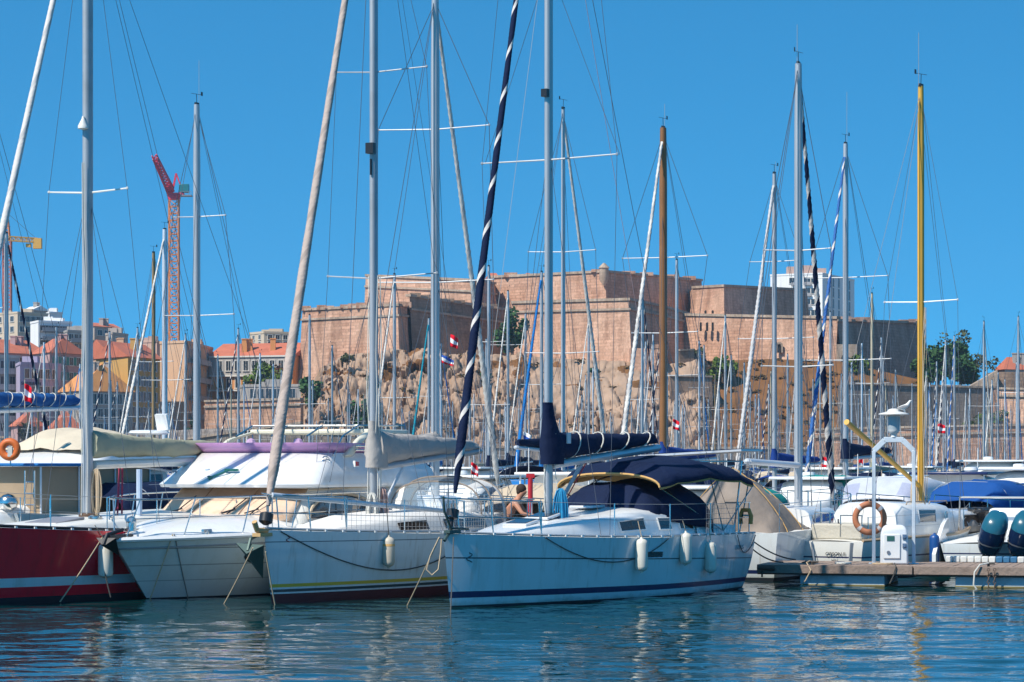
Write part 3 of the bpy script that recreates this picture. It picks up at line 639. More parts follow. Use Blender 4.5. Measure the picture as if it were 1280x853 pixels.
m=MB(); m.bx(1.4,4.0,-1,1,z+1.9,z+4.1); m.build('cab',M('cab_teal',(.02,.16,.18),.3),e,bevel=.1)
m=MB(); m.bx(1.8,4.8,-1.4,1.4,z+.9,z+1.2); [m.bar((x,-1.4,z+1.2),(x,-1.4,z+2.1),.1,.1) for x in (2,3,4,4.7)]; m.bar((2,-1.4,z+2.1),(4.7,-1.4,z+2.1),.1,.1); m.build('gantry_walkway',M('crane_grey',(.2,.22,.25),.6),e)
b=P(9,440,760); S=760/F; e=empty('tower_crane',b,0,'crane with amber counter jib and red and white tower at the far left','crane')
m=MB(); lattice(m,(0,0,-20),(0,0,(440-300)*S),2.2,26,.2); m.build('tower',M('crane_dull_red',(.45,.14,.10),.6),e)
z=(440-300)*S; m=MB(); lattice(m,(0,0,z),(-.3,0,z+8),1.6,5,.18,.8); m.build('tower_head',cr_o,e)
m=MB(); lattice(m,(-12,-5,z+.8),(8.2,2,z),1.2,14,.2); m.build('jib',cr_y,e)
m=MB(); m.bx(7.2,9.6,1,3,z-2.4,z+.6); m.bx(5.2,6.6,.8,2.2,z-2,z-1); m.build('counterweight',cr_y,e)
m=MB(); m.bar((-.3,0,z+8),(7.5,2,z+1),.1,.1); m.bar((-.3,0,z+8),(-10,-4,z+1.2),.1,.1); m.build('stay_cable',wire,e)
# ---------------------------------------------------------------- boat kit (local frame: +x bow, +y port, z up, origin amidships on the waterline)
def boat_root(name,label,cat,px,py,Y,a,L,toward=True,group=None,z0=None,at_tip=True):
    """tip of the bow deck (or stern if away) at pixel px,py and depth Y; boat lies at angle a degrees to the line of sight"""
    t=P(px,py,Y); s,c=math.sin(R(a)),math.cos(R(a))
    b=Vector((-s,-c,0)) if toward else Vector((s,c,0))
    cen=Vector((t.x,t.y,0))-b*(L/2) if toward else Vector((t.x,t.y,0))+b*(L/2)
    e=empty(name,cen,math.atan2(b.y,b.x),label,cat,group); return e
class Hull:
    def __init__(s,L,B,fb,fm,fs,draft=.45,rake=.5,srake=.25,st=.78,tm=.42,flare=.12,pw=1.9,tum=0):
        s.L,s.B,s.fb,s.fm,s.fs,s.dr,s.rk,s.sr,s.st,s.tm,s.fl,s.pw=L,B,fb,fm,fs,draft,rake,srake,st,tm,flare,pw
    def zs(s,t): return s.fm+(s.fs-s.fm)*clamp((.4-t)/.4)**2+(s.fb-s.fm)*clamp((t-.4)/.6)**1.7
    def f(s,t,pw):
        if t<s.tm: u=t/s.tm; return s.st+(1-s.st)*(1-(1-u)**2)
        u=(t-s.tm)/(1-s.tm); return max(0.,1-u**pw)
    def hb(s,t,z):
        zs=s.zs(t); d=s.B/2*s.f(t,s.pw); w=s.B/2*(1-s.fl)*s.f(t,s.pw-.35)*(1-.0*t)
        if z>=0: return lerp(w,d,(z/zs)**.75)
        return w*math.sqrt(max(0,1-(z/s.dr)**2))**.8
    def x(s,t,z):
        k=z/s.zs(t); x0=-s.L/2+abs(s.sr)*1.3*(1-min(1,max(k,-.3)))**2; x1=s.L/2-s.rk*(1-max(k,-.4))
        return lerp(x0,x1,t)
    def pt(s,t,z,sd=1,o=0): return Vector((s.x(t,z),sd*(s.hb(t,z)+o),z))
    def sheer(s,t,sd=1,o=0,dz=0): z=s.zs(t); return Vector((s.x(t,z),sd*max(0,s.hb(t,z)+o),z+dz))
    def t_at(s,x):  # sheer parameter at local x
        return clamp((x+s.L/2)/s.L)
    def build(s,e,mats,rows,nt=34,name='hull'):
        """rows: (z_stern, z_bow, material index of the band below it); last None = sheer"""
        m=MB(); ts=[1-(1-i/nt)**1.25 for i in range(nt+1)]
        def levels(t):
            zz=[-s.dr,-s.dr*.7,-s.dr*.35]
            prev=None
            for r in rows:
                z=s.zs(t) if r[0] is None else lerp(r[0],r[1],t)
                zz.append(z)
            return zz
        # subdivide large gaps
        def full(t):
            z=levels(t); out=[z[0]]
            for i,(a,b) in enumerate(zip(z,z[1:])):
                n=4 if (i>=3-1 and i==len(z)-2) or i==big else 1
                out+= [lerp(a,b,(k+1)/n) for k in range(n)]
            return out
        z5=levels(.5); gaps=[b-a for a,b in zip(z5,z5[1:])]; big=gaps.index(max(gaps))
        mi=[]
        for i in range(len(z5)-1):
            n=4 if (i>=2 and i==len(z5)-2) or i==big else 1
            mat_i=rows[0][2] if i<3 else rows[i-2][2]
            mi+=[mat_i]*n
        for sd in (1,-1):
            g=[[s.pt(t,z,sd) for z in full(t)] for t in ts]
            n=len(g[0]); vs=[p for c in g for p in c]; fs=[];ms=[]
            for i in range(nt):
                for j in range(n-1):
                    a=i*n+j; q=(a,a+n,a+n+1,a+1); fs.append(q if sd>0 else tuple(reversed(q))); ms.append(mi[j])
            m.add(vs,fs,ms)
        zz=full(0); A=[s.pt(0,z,1) for z in zz]; Bq=[s.pt(0,z,-1) for z in zz]; n=len(zz)
        m.add(A+Bq,[(i,i+1,n+i+1,n+i) for i in range(n-1)],mi)
        return m.build(name,mats,e,ang=50)
    def deck(s,e,mat,inset=.03,drop=.02,camber=.06,name='deck'):
        m=MB()
        def fn(u,v):
            z=s.zs(u); h=max(0,s.hb(u,z)-inset); y=(v*2-1); return (s.x(u,z),y*h,z-drop+camber*(1-y*y)*min(1,h))
        m.grid(fn,30,8); return m.build(name,mat,e)
    def rail(s,e,mat,r=.025,h=.045,mark=None,name='toe_rail',t0=0,t1=1,o=0,dz=.0):
        m=MB()
        for sd in (1,-1):
            pts=[s.sheer(lerp(t0,t1,i/30),sd,o-.01,h/2+dz) for i in range(31)]
            m.tube(pts,r,6)
            if mark is not None:
                for i in range(int(s.L*2.6)):
                    p=s.sheer(.02+.96*i/(s.L*2.6),sd,o+r-.012,dz+.02); m.box(p,(.07,.02,.035),1)
        return m.build(name,[mat]+([mark] if mark else []),e)
class Cabin:
    def __init__(s,st): s.st=st  # (x,w,h,zbase)
    def g(s,x):
        st=s.st
        if x<=st[0][0]: return st[0][1:]
        for a,b in zip(st,st[1:]):
            if x<=b[0]:
                t=(x-a[0])/(b[0]-a[0]); return tuple(lerp(a[i],b[i],t) for i in (1,2,3))
        return st[-1][1:]
    SEC=[(1,0),(.985,.3),(.94,.8),(.86,.97),(.6,1.06),(0,1.1)]
    def sec(s,x):
        w,h,z=s.g(x); r=[(w*a,h*b+z) for a,b in s.SEC]
        return [Vector((x,y,q)) for y,q in r]+[Vector((x,-y,q)) for y,q in reversed(r[:-1])]
    def build(s,e,mat,name='cabin'):
        m=MB(); xs=[]
        for a,b in zip(s.st,s.st[1:]): xs+=[lerp(a[0],b[0],i/4) for i in range(4)]
        xs.append(s.st[-1][0])
        m.loft([s.sec(x) for x in xs],closed=False,cap0=True,cap1=True); return m.build(name,mat,e,ang=45)
    def window(s,e,x0,x1,mat,sd=1,lo=.3,hi=.75,slant=.0,n=6,fr=None,name='window'):
        m=MB(); 
        def pnt(x,f,o):
            w,h,z=s.g(x); k=(f-.3)/.5; y=w*lerp(.985,.94,k)+o; return Vector((x+slant*(f-lo),sd*y,z+h*f))
        def ring(o,g):
            top=[pnt(lerp(x0,x1,i/n),hi-g*0,o) for i in range(n+1)]; bot=[pnt(lerp(x0,x1,i/n),lo,o) for i in range(n+1)]
            return bot,top
        bot,top=ring(.012,0); vs=bot+top; fs=[(i,i+1,n+2+i,n+1+i) for i in range(n)]
        m.add(vs,[f if sd<0 else tuple(reversed(f)) for f in fs],0)
        o=m.build(name,mat,e)
        if fr:
            f=MB(); f.tube(bot+list(reversed(top))+[bot[0]],.014,5); f.build('window_frame',fr,o)
        return o
def arch_pts(x,w,zb,zt,n=16,p=2.4,a0=0,a1=180,dx=0):
    out=[]
    for i in range(n+1):
        a=R(lerp(a0,a1,i/n)); c,s_=math.cos(a),math.sin(a)
        y=w*math.copysign(abs(c)**(2/p),c); z=zb+(zt-zb)*abs(s_)**(2/p); out.append(Vector((x+dx*(z-zb),y,z)))
    return out
def arch_skin(e,name,mat,arches,solid=.02,mats=None,mf=None,sag=.0,n=16,wr=.0):
    rings=[]
    for k,(a,b) in enumerate(zip(arches,arches[1:])):
        for i in range(5):
            t=i/5; r=[p.lerp(q,t) for p,q in zip(a,b)]
            sg=sag*4*t*(1-t)
            r=[p-Vector((0,0,sg))+Vector((noise.noise(p*2.3),noise.noise(p*2.9+Vector((7,0,0))),noise.noise(p*2.1+Vector((0,9,0)))))*wr for p in r]; rings.append(r)
    rings.append(arches[-1])
    m=MB(); m.loft(rings,closed=False,mf=mf); return m.build(name,mats or mat,e,solid=solid,ang=60)
def spiral_tube(m,a,b,r0,r1,turns,n=12,k=3,sag=0.,seg=None):
    a=Vector(a);b=Vector(b); N=seg or max(20,int(turns*10)); pts=[];rs=[]
    for i in range(N+1):
        t=i/N; p=a.lerp(b,t); p.z-=sag*4*t*(1-t)*.3; p+= (a-b).cross(Vector((0,1,0))).normalized()*sag*4*t*(1-t); pts.append(p); f=.35+.65*min(1,t/.05) if t<.05 else 1
        rs.append(lerp(r0,r1,t)*f*(1+.10*noise.noise(p*2.0)))
    m.tube(pts,rs,n,0,True,twist=turns*2*math.pi/N,mf=lambda i,j:1 if j<k else 0)
def spreader_pair(e,x,z,half,mat,sweep=.0,up=.0,r=.03):
    r*=.6
    for sd in (1,-1):
        m=MB(); m.tube([(x,0,z),(x-sweep,sd*half,z+up)],[r,r*.75],6,flat=.6); m.ell((x-sweep,sd*half,z+up),.03,0,6); m.build('spreader',mat,e)
def stay(e,a,b,r=.005,mat=None,name='stay',sag=0,n=1):
    m=MB(); a=Vector(a);b=Vector(b)
    pts=[a.lerp(b,i/n)-Vector((0,0,sag*4*(i/n)*(1-i/n))) for i in range(n+1)]
    m.tube(pts,r,5); return m.build(name,mat or wire,e)
def mast(e,x,z0,z1,w,d,mat,rake=0,name='mast',taper=.8):
    m=MB(); n=14; rings=[]
    for z,k in ((z0,1),(lerp(z0,z1,.85),1),(z1,taper)):
        xx=x-rake*(z-z0)/(z1-z0); rings.append([Vector((xx+d/2*k*math.cos(q),w/2*k*math.sin(q),z)) for q in [2*math.pi*i/n for i in range(n)]])
    m.loft(rings,0,True,True,True)
    m.box((x-d/2-.012,0,(z0+z1)/2),(.03,.035,(z1-z0)*.93)); 
    return m.build(name,mat,e,ang=50)
def lines_at_mast(e,x,z0,z1,mat,n=4,rad=.09,seed=0):
    rd=random.Random(seed)
    for i in range(n):
        a=rd.uniform(0,6.3); m=MB(); pts=[Vector((x+rad*math.cos(a),rad*math.sin(a),lerp(z0,z1,k/6)))+Vector((rd.uniform(-.03,.03),rd.uniform(-.03,.03),0)) for k in range(7)]
        m.tube(pts,.009,5); m.build('halyard',mat,e)
def coil(e,x,y,z,h,w,mat,n=7,seed=1,name='rope_coil'):
    rd=random.Random(seed); m=MB()
    for i in range(n):
        a=rd.uniform(0,3.14); ww=w*rd.uniform(.5,1); hh=h*rd.uniform(.8,1.1); cx=Vector((x+rd.uniform(-.03,.03),y+rd.uniform(-.03,.03),z))
        m.tube([cx+Vector((ww*math.sin(q)*math.cos(a)*.6,ww*math.sin(q)*math.sin(a)*.6+ww*math.sin(q)*.3,-hh/2+hh/2*math.cos(q))) for q in [2*math.pi*k/14 for k in range(15)]],.013,5)
    return m.build(name,mat,e)
def sailcover(e,x0,z0,x1,z1,h0,h1,w0,mat,collar=0,ties=None,name='sail_cover',wr=.02,seed=0,hump=0.):
    """from the mast (x0) aft to x1; the bottom follows the boom; collar climbs the mast"""
    m=MB(); n=14; N=26; rings=[]
    for i in range(N+1):
        t=i/N; x=lerp(x0,x1,t); zb=lerp(z0,z1,t)
        h=lerp(h0,h1,t**.75)*(1 if t<.97 else .75)+hump*math.sin(t*5+seed)*.3; wd=lerp(w0,w0*.45,t)
        ring=[]
        for j in range(n):
            a=2*math.pi*j/n; q=Vector((x,wd/2*math.cos(a)*(1+.25*(math.sin(a)<0)),zb+h/2+h/2*math.sin(a)))
            k=noise.noise(Vector((x*2.2+seed,a*1.1,3)))*wr+noise.noise(Vector((x*6+seed,a*2,5)))*wr*.4
            ring.append(q+Vector((0,math.cos(a),math.sin(a)))*k)
        rings.append(ring)
    m.loft(rings,0,True,True,True)
    if collar:
        rr=[]
        for i in range(9):
            t=i/8; zz=lerp(z0-.06,z0+h0+collar,t); d=lerp(.21,.10,sst(.3,1,t))*(1.15 if t<.5 else 1); cx=x0+.05-(d-.1)*1.1
            rr.append([Vector((cx+d*1.35*math.cos(q),d*.75*math.sin(q)+noise.noise(Vector((q,t*4,seed)))*.02,zz)) for q in [2*math.pi*k/12 for k in range(12)]])
        m.loft(rr,0,True,True,True)
    o=m.build(name,mat,e,ang=70)
    if ties:
        for t in ties:
            x=lerp(x0,x1,t); zb=lerp(z0,z1,t); h=lerp(h0,h1,t**.75)+.05; wd=lerp(w0,w0*.45,t)+.05
            k=MB(); k.tube([Vector((x-.12*math.sin(a),wd/2*math.cos(a)*1.1,zb+h/2-.02+h/2*math.sin(a))) for a in [2*math.pi*j/16 for j in range(17)]],.012,5); k.build('sail_tie',ropew,o)
    return o
def boom(e,x0,z0,x1,z1,r,mat):
    m=MB(); m.tube([(x0,0,z0),(x1,0,z1)],r,10,flat=1.25); m.ell((x1,0,z1),r*1.05,0,8); return m.build('boom',mat,e)
def pulpit(e,H,t0=.80,h=.62,mat=steel,mid=True,r=.014,split=False):
    m=MB(); pts=[]
    T=[lerp(t0,.985,i/6) for i in range(7)]
    port=[H.sheer(t,1,-.06,h) for t in T]; star=[H.sheer(t,-1,-.06,h) for t in reversed(T)]
    tip=H.sheer(1,1,0,h)+Vector((.08,0,.02))
    m.tube(port+[tip]+star,r,7)
    if mid: m.tube([H.sheer(t,1,-.06,h*.5) for t in T],r*.8,6); m.tube([H.sheer(t,-1,-.06,h*.5) for t in T],r*.8,6)
    for sd in (1,-1):
        for t in (t0,.9,.965): m.tube([H.sheer(t,sd,-.06,0),H.sheer(t+.006,sd,-.06,h)],r,7)
    return m.build('pulpit',mat,e)
def stanchions(e,H,ts,h=.6,sides=(1,-1),lines=True,top_to=None,mat=steel):
    for sd in sides:
        for t in ts:
            m=MB(); m.tube([H.sheer(t,sd,-.06,0),H.sheer(t,sd,-.06,h)],.012,6); m.ell(H.sheer(t,sd,-.06,h),.016,0,6); m.tube([H.sheer(t,sd,-.06,0),H.sheer(t,sd,-.06,.05)],.025,6); m.build('stanchion',mat,e)
        if lines:
            tt=list(ts)+([top_to] if top_to else [])
            for f in (1,.52):
                m=MB(); m.tube([H.sheer(t,sd,-.06,h*f) for t in tt],.0045,5); m.build('lifeline',wirel,e)
def fender(px,py,Y,lab,mat,h=.55,r=.11,lp=None,group=None,top=None,band=None):
    p=P(px,py,Y); e=empty('fender',p,0,lab,'fender',group)
    m=MB(); m.lathe([(.02,-h/2-.05),(.03,-h/2-.02),(r*.6,-h/2-.005),(r*.88,-h/2+.02),(r,-h/2+.07),(r,h/2-.07),(r*.88,h/2-.02),(r*.6,h/2+.005),(.03,h/2+.02),(.02,h/2+.05)],(0,0,0),14); m.build('body',mat,e)
    if band: m=MB(); m.lathe([(r*.6,h/2-.02),(r*.95,h/2-.07),(r*1.02,h/2-.12),(r*1.02,h/2-.15)],(0,0,0),14); m.build('cap',band,e)
    if lp is not None: m=MB(); m.tube([(0,0,h/2+.05),Vector(lp)-p],.008,5); m.build('lanyard',rope if band is None else roped,e)
    return e
def line(name,pts,r,mat,lab,cat='rope',group=None):
    o=pts[0]; e=MB(); e.tube([Vector(p)-Vector(o) for p in pts],r,6); ob=e.build(name,mat); ob.location=o; tag(ob,lab,cat,group); return ob
def sagline(a,b,sag,n=12): a=Vector(a);b=Vector(b); return [a.lerp(b,i/n)-Vector((0,0,sag*4*(i/n)*(1-i/n))) for i in range(n+1)]
def flag(px,py,Y,cols,lab,w=.5,h=.32,droop=.5,pole=None,ang=0,seed=0):
    """cols: horizontal bands top to bottom; hangs from its hoist at the pixel"""
    p=P(px,py,Y); e=empty('flag',p,ang,lab,'flag')
    m=MB()
    def fn(u,v): return (u*w*(1-.35*droop),.07*math.sin(u*7+v*2+seed)*w/.5,-v*h-u*droop*w*.7+.02*math.sin(v*5+u*4))
    n=len(cols)*3; m.grid(fn,12,n,mf=lambda i,j:j//3)
    m.build('cloth',cols,e,solid=.006)
    if pole: m=MB(); m.tube([(0,0,.1),(-.0,0,-pole)],.012,6); m.build('flagstaff',pole_m,e)
    return e
pole_m=M('flagstaff_wood',(.5,.4,.3),.6); flag_r=M('flag_red',(.62,.015,.03),.8,spec=.1); flag_w=M('flag_white',(.7,.7,.7),.8,spec=.1); flag_b=M('flag_blue',(.02,.08,.35),.8,spec=.1)
def windex(e,x,z,s=1.,antenna=0):
    m=MB(); m.tube([(x,0,z),(x+.02,0,z+.28*s)],.008,5); m.tube([(x-.22*s,.05,z+.28*s),(x+.22*s,-.05,z+.28*s)],.006,5); m.bx(x-.25*s,x-.16*s,-.004+.04,.004+.04,z+.26*s,z+.36*s); m.box((x,0,z+.02),(.16,.06,.07)); m.build('wind_vane',black,e)
    if antenna: m=MB(); m.tube([(x-.12,0,z),(x-.12,0,z+antenna)],.006,4); m.build('antenna',wirel,e)
# ---------------------------------------------------------------- people
def person(loc,rz,label,joints,heads,hairm=hair,shorts=None,hands=()):
    """joints: dict name->(pos,radius,parent)"""
    e=empty('person',loc,rz,label,'person')
    vs=[];ed=[];rad=[];ix={}
    for k,(p,r,par) in joints.items():
        ix[k]=len(vs); vs.append(p); rad.append(r)
        if par: ed.append((ix[par],ix[k]))
    me=bpy.data.meshes.new('body'); me.from_pydata(vs,ed,[])
    o=bpy.data.objects.new('body',me); COL.objects.link(o); o.parent=e; me.materials.append(skin)
    s=o.modifiers.new('skin','SKIN'); s.use_smooth_shade=True
    for i,r in enumerate(rad):
        sv=me.skin_vertices[0].data[i]; sv.radius=(r,r) if isinstance(r,(int,float)) else r; sv.use_root=(i==0)
    sb=o.modifiers.new('sub','SUBSURF'); sb.levels=2; sb.render_levels=2
    h=Vector(heads); m=MB(); m.ell(h+Vector((-.012,0,.03)),(.108,.088,.105),0,14); m.ell(h+Vector((-.055,0,-.02)),(.06,.08,.08),0,10); m.build('hair',hairm,e)
    return e
# ================================================================ front sailing boat (navy stripe)
A4=31.5
e=boat_root('sailboat','nearest white sailing boat with navy stripe, navy boom cover and navy bimini','sailing boat',554,668,44.8,A4,9.6)
B4=e
H=Hull(9.6,3.1,1.27,1.10,1.06,rake=.22,srake=.28,st=.74,flare=.10)
H4=H
H.build(e,[blackaf,hullw,navyp,M('line_dark',(.05,.09,.11),.4)],[(.03,.03,0),(.13,.16,1),(.22,.27,2),(.58,.84,1),(.60,.865,3),(None,None,1)])
H.deck(e,deckw); H.rail(e,alu,.022,.05,white)
cx=lambda s_:4.8-s_
cab=Cabin([(cx(7.2),1.12,.46,1.06),(cx(6.6),1.12,.50,1.07),(cx(5.2),1.06,.52,1.08),(cx(4.4),.98,.42,1.09),(cx(3.2),.80,.30,1.12),(cx(2.2),.60,.16,1.16),(cx(1.5),.42,.03,1.2)])
cab.build(e,white)
for s0,s1,mt in ((4.45,5.25,glassb),(5.75,6.2,glassd),(6.5,7.05,glassb)): cab.window(e,cx(s1),cx(s0),mt,1,.3,.72,.1,fr=white); cab.window(e,cx(s1),cx(s0),mt,-1,.3,.72,.1,fr=white)
# hatches
for s_,z in ((2.55,1.40),(3.3,1.50),(4.9,1.66)):
    m=MB(); m.box((cx(s_),0,z),(.5,.5,.05),0,Matrix.Rotation(.16 if s_<4 else .03,3,'Y')); o=m.build('hatch',alul,e,bevel=.02); m=MB(); m.box((cx(s_),0,z+.032),(.4,.4,.012),0,Matrix.Rotation(.16 if s_<4 else .03,3,'Y')); m.build('hatch_pane',glassd,o)
# cockpit coaming, wheel, seats
m=MB()
for sd in (1,-1):
    m.loft([[Vector((x,sd*w,1.05)),Vector((x,sd*(w-.04),1.05+h)),Vector((x,sd*(w-.3),1.06+h)),Vector((x,sd*(w-.36),.8))] for x,w,h in ((cx(7.1),1.16,.34),(cx(8),1.12,.24),(cx(9.0),1.02,.20))],closed=False)
m.build('cockpit_coaming',white,e)
m=MB(); m.torus((cx(8.4),0,1.55),.4,.018,(1,0,.2),24,6); [m.seg((cx(8.4),0,1.55),(cx(8.4),.4*math.cos(a),1.55+.4*math.sin(a)),.01) for a in (0,2.1,4.2)]; m.tube([(cx(8.3),0,.9),(cx(8.3),0,1.6)],.08,8); m.build('steering_wheel',steel,e)
# mast & rig
xm=cx(3.5); ZT4=15.1
mast(e,xm,1.45,ZT4,.125,.20,alu)
spreader_pair(e,xm,7.95,1.42,alud,.0,.02,.03); spreader_pair(e,xm,11.6,1.0,alud,.0,.02,.026)
m=MB(); m.box((xm+.12,0,9.15),(.1,.12,.14)); m.build('masthead_light',black,e)
cp=H.t_at(xm-.1)
for sd in (1,-1):
    stay(e,H.sheer(cp,sd,-.12,.02),(xm,sd*1.42,7.97),name='shroud'); stay(e,(xm,sd*1.42,7.97),(xm,sd*1.0,11.62),name='shroud'); stay(e,(xm,sd*1.0,11.62),(xm,0,14.9),name='shroud')
    stay(e,H.sheer(cp,sd,-.3,.02),(xm,sd*.06,7.8),name='lower_shroud'); stay(e,(xm-.1,sd*1.42,7.97),(xm,0,11.5),name='upper_shroud')
    stay(e,(-4.45,sd*.9,1.1),(-2.6,0,5.5),.005,name='backstay_leg')
stay(e,(-2.6,0,5.5),(xm,0,15),.006,name='backstay'); stay(e,(xm+.1,0,12),(cx(.9),0,1.6),.004,wirel,name='halyard')
stay(e,(cx(7.7),0,2.85),(xm-.1,0,14.6),.005,M('line_pinkgrey',(.45,.3,.3),.8),name='topping_lift')
# furled genoa
f0=Vector((cx(.28),0,1.55)); f1=Vector((xm+.12,0,14.8))
m=MB(); spiral_tube(m,f0.lerp(f1,.03),f1,.085,.032,16,12,2,sag=.05); m.build('furled_jib',[navyc,sailw],e,ang=80)
m=MB(); m.lathe([(.04,-.3),(.04,-.05),(.11,-.03),(.11,.12),(.04,.14)],f0+Vector((0,0,.0)),12,axis=(f1-f0)); m.tube([f0,(cx(.22),0,1.27)],.03,8); m.build('furling_drum',black,e)
# boom and cover
xb=cx(3.5+4.15); 
boom(e,xm-.1,2.43,xb,2.76,.075,alul)
sc_cover=sailcover(e,xm-.02,2.50,cx(3.5+4.0),2.84,.56,.20,.34,navyc,collar=.5,ties=(.2,.42,.68,.9),wr=.04,seed=2)
m=MB(); m.bx(xm-.5,xm-.38,.155,.18,2.82,3.02); m.build('cover_patch',flag_w,sc_cover)
m=MB(); m.tube([(xm-.15,0,1.5),(xm-1.25,0,2.5)],.035,8); m.build('boom_vang',alud,e)
m=MB(); m.tube([(xm-.3,.03,1.55),(xm-1.35,.03,2.5)],.012,6); m.build('vang_line',redp,e)
coil(e,xm-.1,.2,2.0,.95,.16,ropeb,22,3)
lines_at_mast(e,xm,1.6,3,ropew,3,.12,2)
# dodger, bimini
n4=16
ar=[arch_pts(cx(5.5),.98,1.5,1.62,n4),arch_pts(cx(5.75),1.02,1.38,2.02,n4),arch_pts(cx(6.3),1.08,1.36,2.12,n4),arch_pts(cx(7.3),1.16,1.25,2.14,n4),arch_pts(cx(7.7),1.18,1.12,2.02,n4,dx=-.0)]
arch_skin(e,'dodger',navyc,ar,wr=.08)
pan=MB(); 
for i,(s_,) in enumerate(((6.35,),(6.45,))): pan.tube([p+Vector((0,0,.012)) for p in arch_pts(cx(s_),1.085,1.36,2.23,n4)],.008,5)
pan.build('dodger_seam',black,e)
def bim(s_,w,ze,zt): return arch_pts(cx(s_),w,ze,zt,n4,2.2,0,180)
ab=[bim(5.7,1.1,2.0,2.26),bim(6.2,1.2,2.1,2.48),bim(7.4,1.28,2.18,2.60),bim(8.7,1.28,2.12,2.50),bim(9.3,1.25,2.02,2.30)]
arch_skin(e,'bimini_top',bluec if False else navyc,ab,.015,sag=.02,wr=.02)
ab2=[[p-Vector((0,0,.03)) for p in r] for r in ab]; arch_skin(e,'bimini_lining',tanc,ab2,.01,sag=.02)
m=MB(); m.tube([p+Vector((.01,0,.01)) for p in ab[0]],.02,6); m.build('bimini_trim',tanc,e)
m=MB()
for s_,w,z in ((5.7,1.1,2.0),(7.4,1.28,2.18),(9.3,1.25,2.02)):
    for sd in (1,-1): m.tube([(cx(s_),sd*w,z),(cx(8.2),sd*1.15,1.15)],.013,6)
for sd in (1,-1): m.tube([(cx(9.2),sd*1.2,2.1),(cx(9.1),sd*1.05,1.1)],.014,6)
m.build('bimini_frame',steel,e)
m=MB()
for sd in (1,-1): m.bx(cx(8.75),cx(8.6),sd*1.18-.01,sd*1.18+.01,1.3,2.2); m.bx(cx(7.9),cx(7.7),sd*1.16-.01,sd*1.16+.01,1.25,2.2)
pass
# stern arch with panel
m=MB(); m.tube([(cx(9.15),-.9,1.08),(cx(9.4),-.95,2.5),(cx(9.4),.95,2.5),(cx(9.15),.9,1.08)],.022,7); m.build('stern_arch',steel,e)
m=MB(); m.box((cx(9.35),.05,2.66),(.95,2.3,.04),0,Matrix.Rotation(.05,3,'X')); o=m.build('solar_panel',alul,e); 
m=MB(); m.box((cx(9.35),.05,2.69),(.9,2.2,.01),0,Matrix.Rotation(.05,3,'X')); m.build('solar_cells',M('solar_cell',(.012,.015,.05),.15),o)
pulpit(e,H,.80,.60); stanchions(e,H,(.10,.26,.44,.62,.80),.6)
# pushpit
m=MB()
for sd in (1,-1):
    m.tube([H.sheer(.1,sd,-.06,0),H.sheer(.1,sd,-.06,.62),H.sheer(.01,sd,-.08,.62),Vector((H.sheer(0,1).x+.05,sd*.5,1.68))],.013,6); m.tube([H.sheer(.02,sd,-.08,0),H.sheer(.02,sd,-.08,.62)],.013,6); m.tube([H.sheer(.1,sd,-.06,.32),H.sheer(.01,sd,-.08,.32)],.01,6)
m.build('pushpit',steel,e)
# netting on the lifelines aft
m=MB(); T=[.12+.16*i/18 for i in range(19)]
for t in T: m.seg(H.sheer(t,1,-.06,.03),H.sheer(t,1,-.06,.6),.003,3)
for k in range(7): m.tube([H.sheer(t,1,-.06,.03+.57*k/6) for t in T],.003,3)
m.build('safety_net',wirel,e)
# hull port, logo marks
m=MB(); a=[H.pt(.535,z,1,.012) for z in (.74,.86)]; b=[H.pt(.475,z,1,.012) for z in (.73,.85)]; m.add([a[0],b[0],b[1],a[1]],[(0,1,2,3)]); o=m.build('hull_port',glassd,e); m=MB(); m.tube([a[0],b[0],b[1],a[1],a[0]],.012,5); m.build('port_frame',alul,o)
def scribble(e,H,t,z,s,mat,seed=0,name='hull_emblem'):
    m=MB(); pts=[H.pt(t+ .0*0-(.35*s*math.sin(q*2))/H.L,z+s*(.5-q/3.6),1,.006) for q in [k*.3 for k in range(13)]]; m.tube(pts,.009,4); m.build(name,mat,e)
scribble(e,H,.955,.85,.16,M('line_dark',(.05,.09,.11)))
def lettering(e,txt,size,p,dirv,mat,name='lettering'):
    cu=bpy.data.curves.new('txt','FONT'); cu.body=txt; cu.size=size; cu.extrude=.004
    o=bpy.data.objects.new('t',cu); COL.objects.link(o); dg=bpy.context.evaluated_depsgraph_get(); me=bpy.data.meshes.new_from_object(o.evaluated_get(dg)); bpy.data.objects.remove(o)
    s=bpy.data.objects.new(name,me); me.materials.clear(); me.materials.append(mat); COL.objects.link(s); s.parent=e
    x=Vector(dirv).normalized(); z=Vector((0,0,1)); y=x.cross(z); s.matrix_local=Matrix(((x.x,z.x,y.x,p[0]),(x.y,z.y,y.y,p[1]),(x.z,z.z,y.z,p[2]),(0,0,0,1))); return s
a=H.pt(.13,.78,1,.02); b=H.pt(.06,.78,1,.02); lettering(e,'UNIVERS',.13,a,b-a,M('lettering_grey',(.35,.4,.42)))
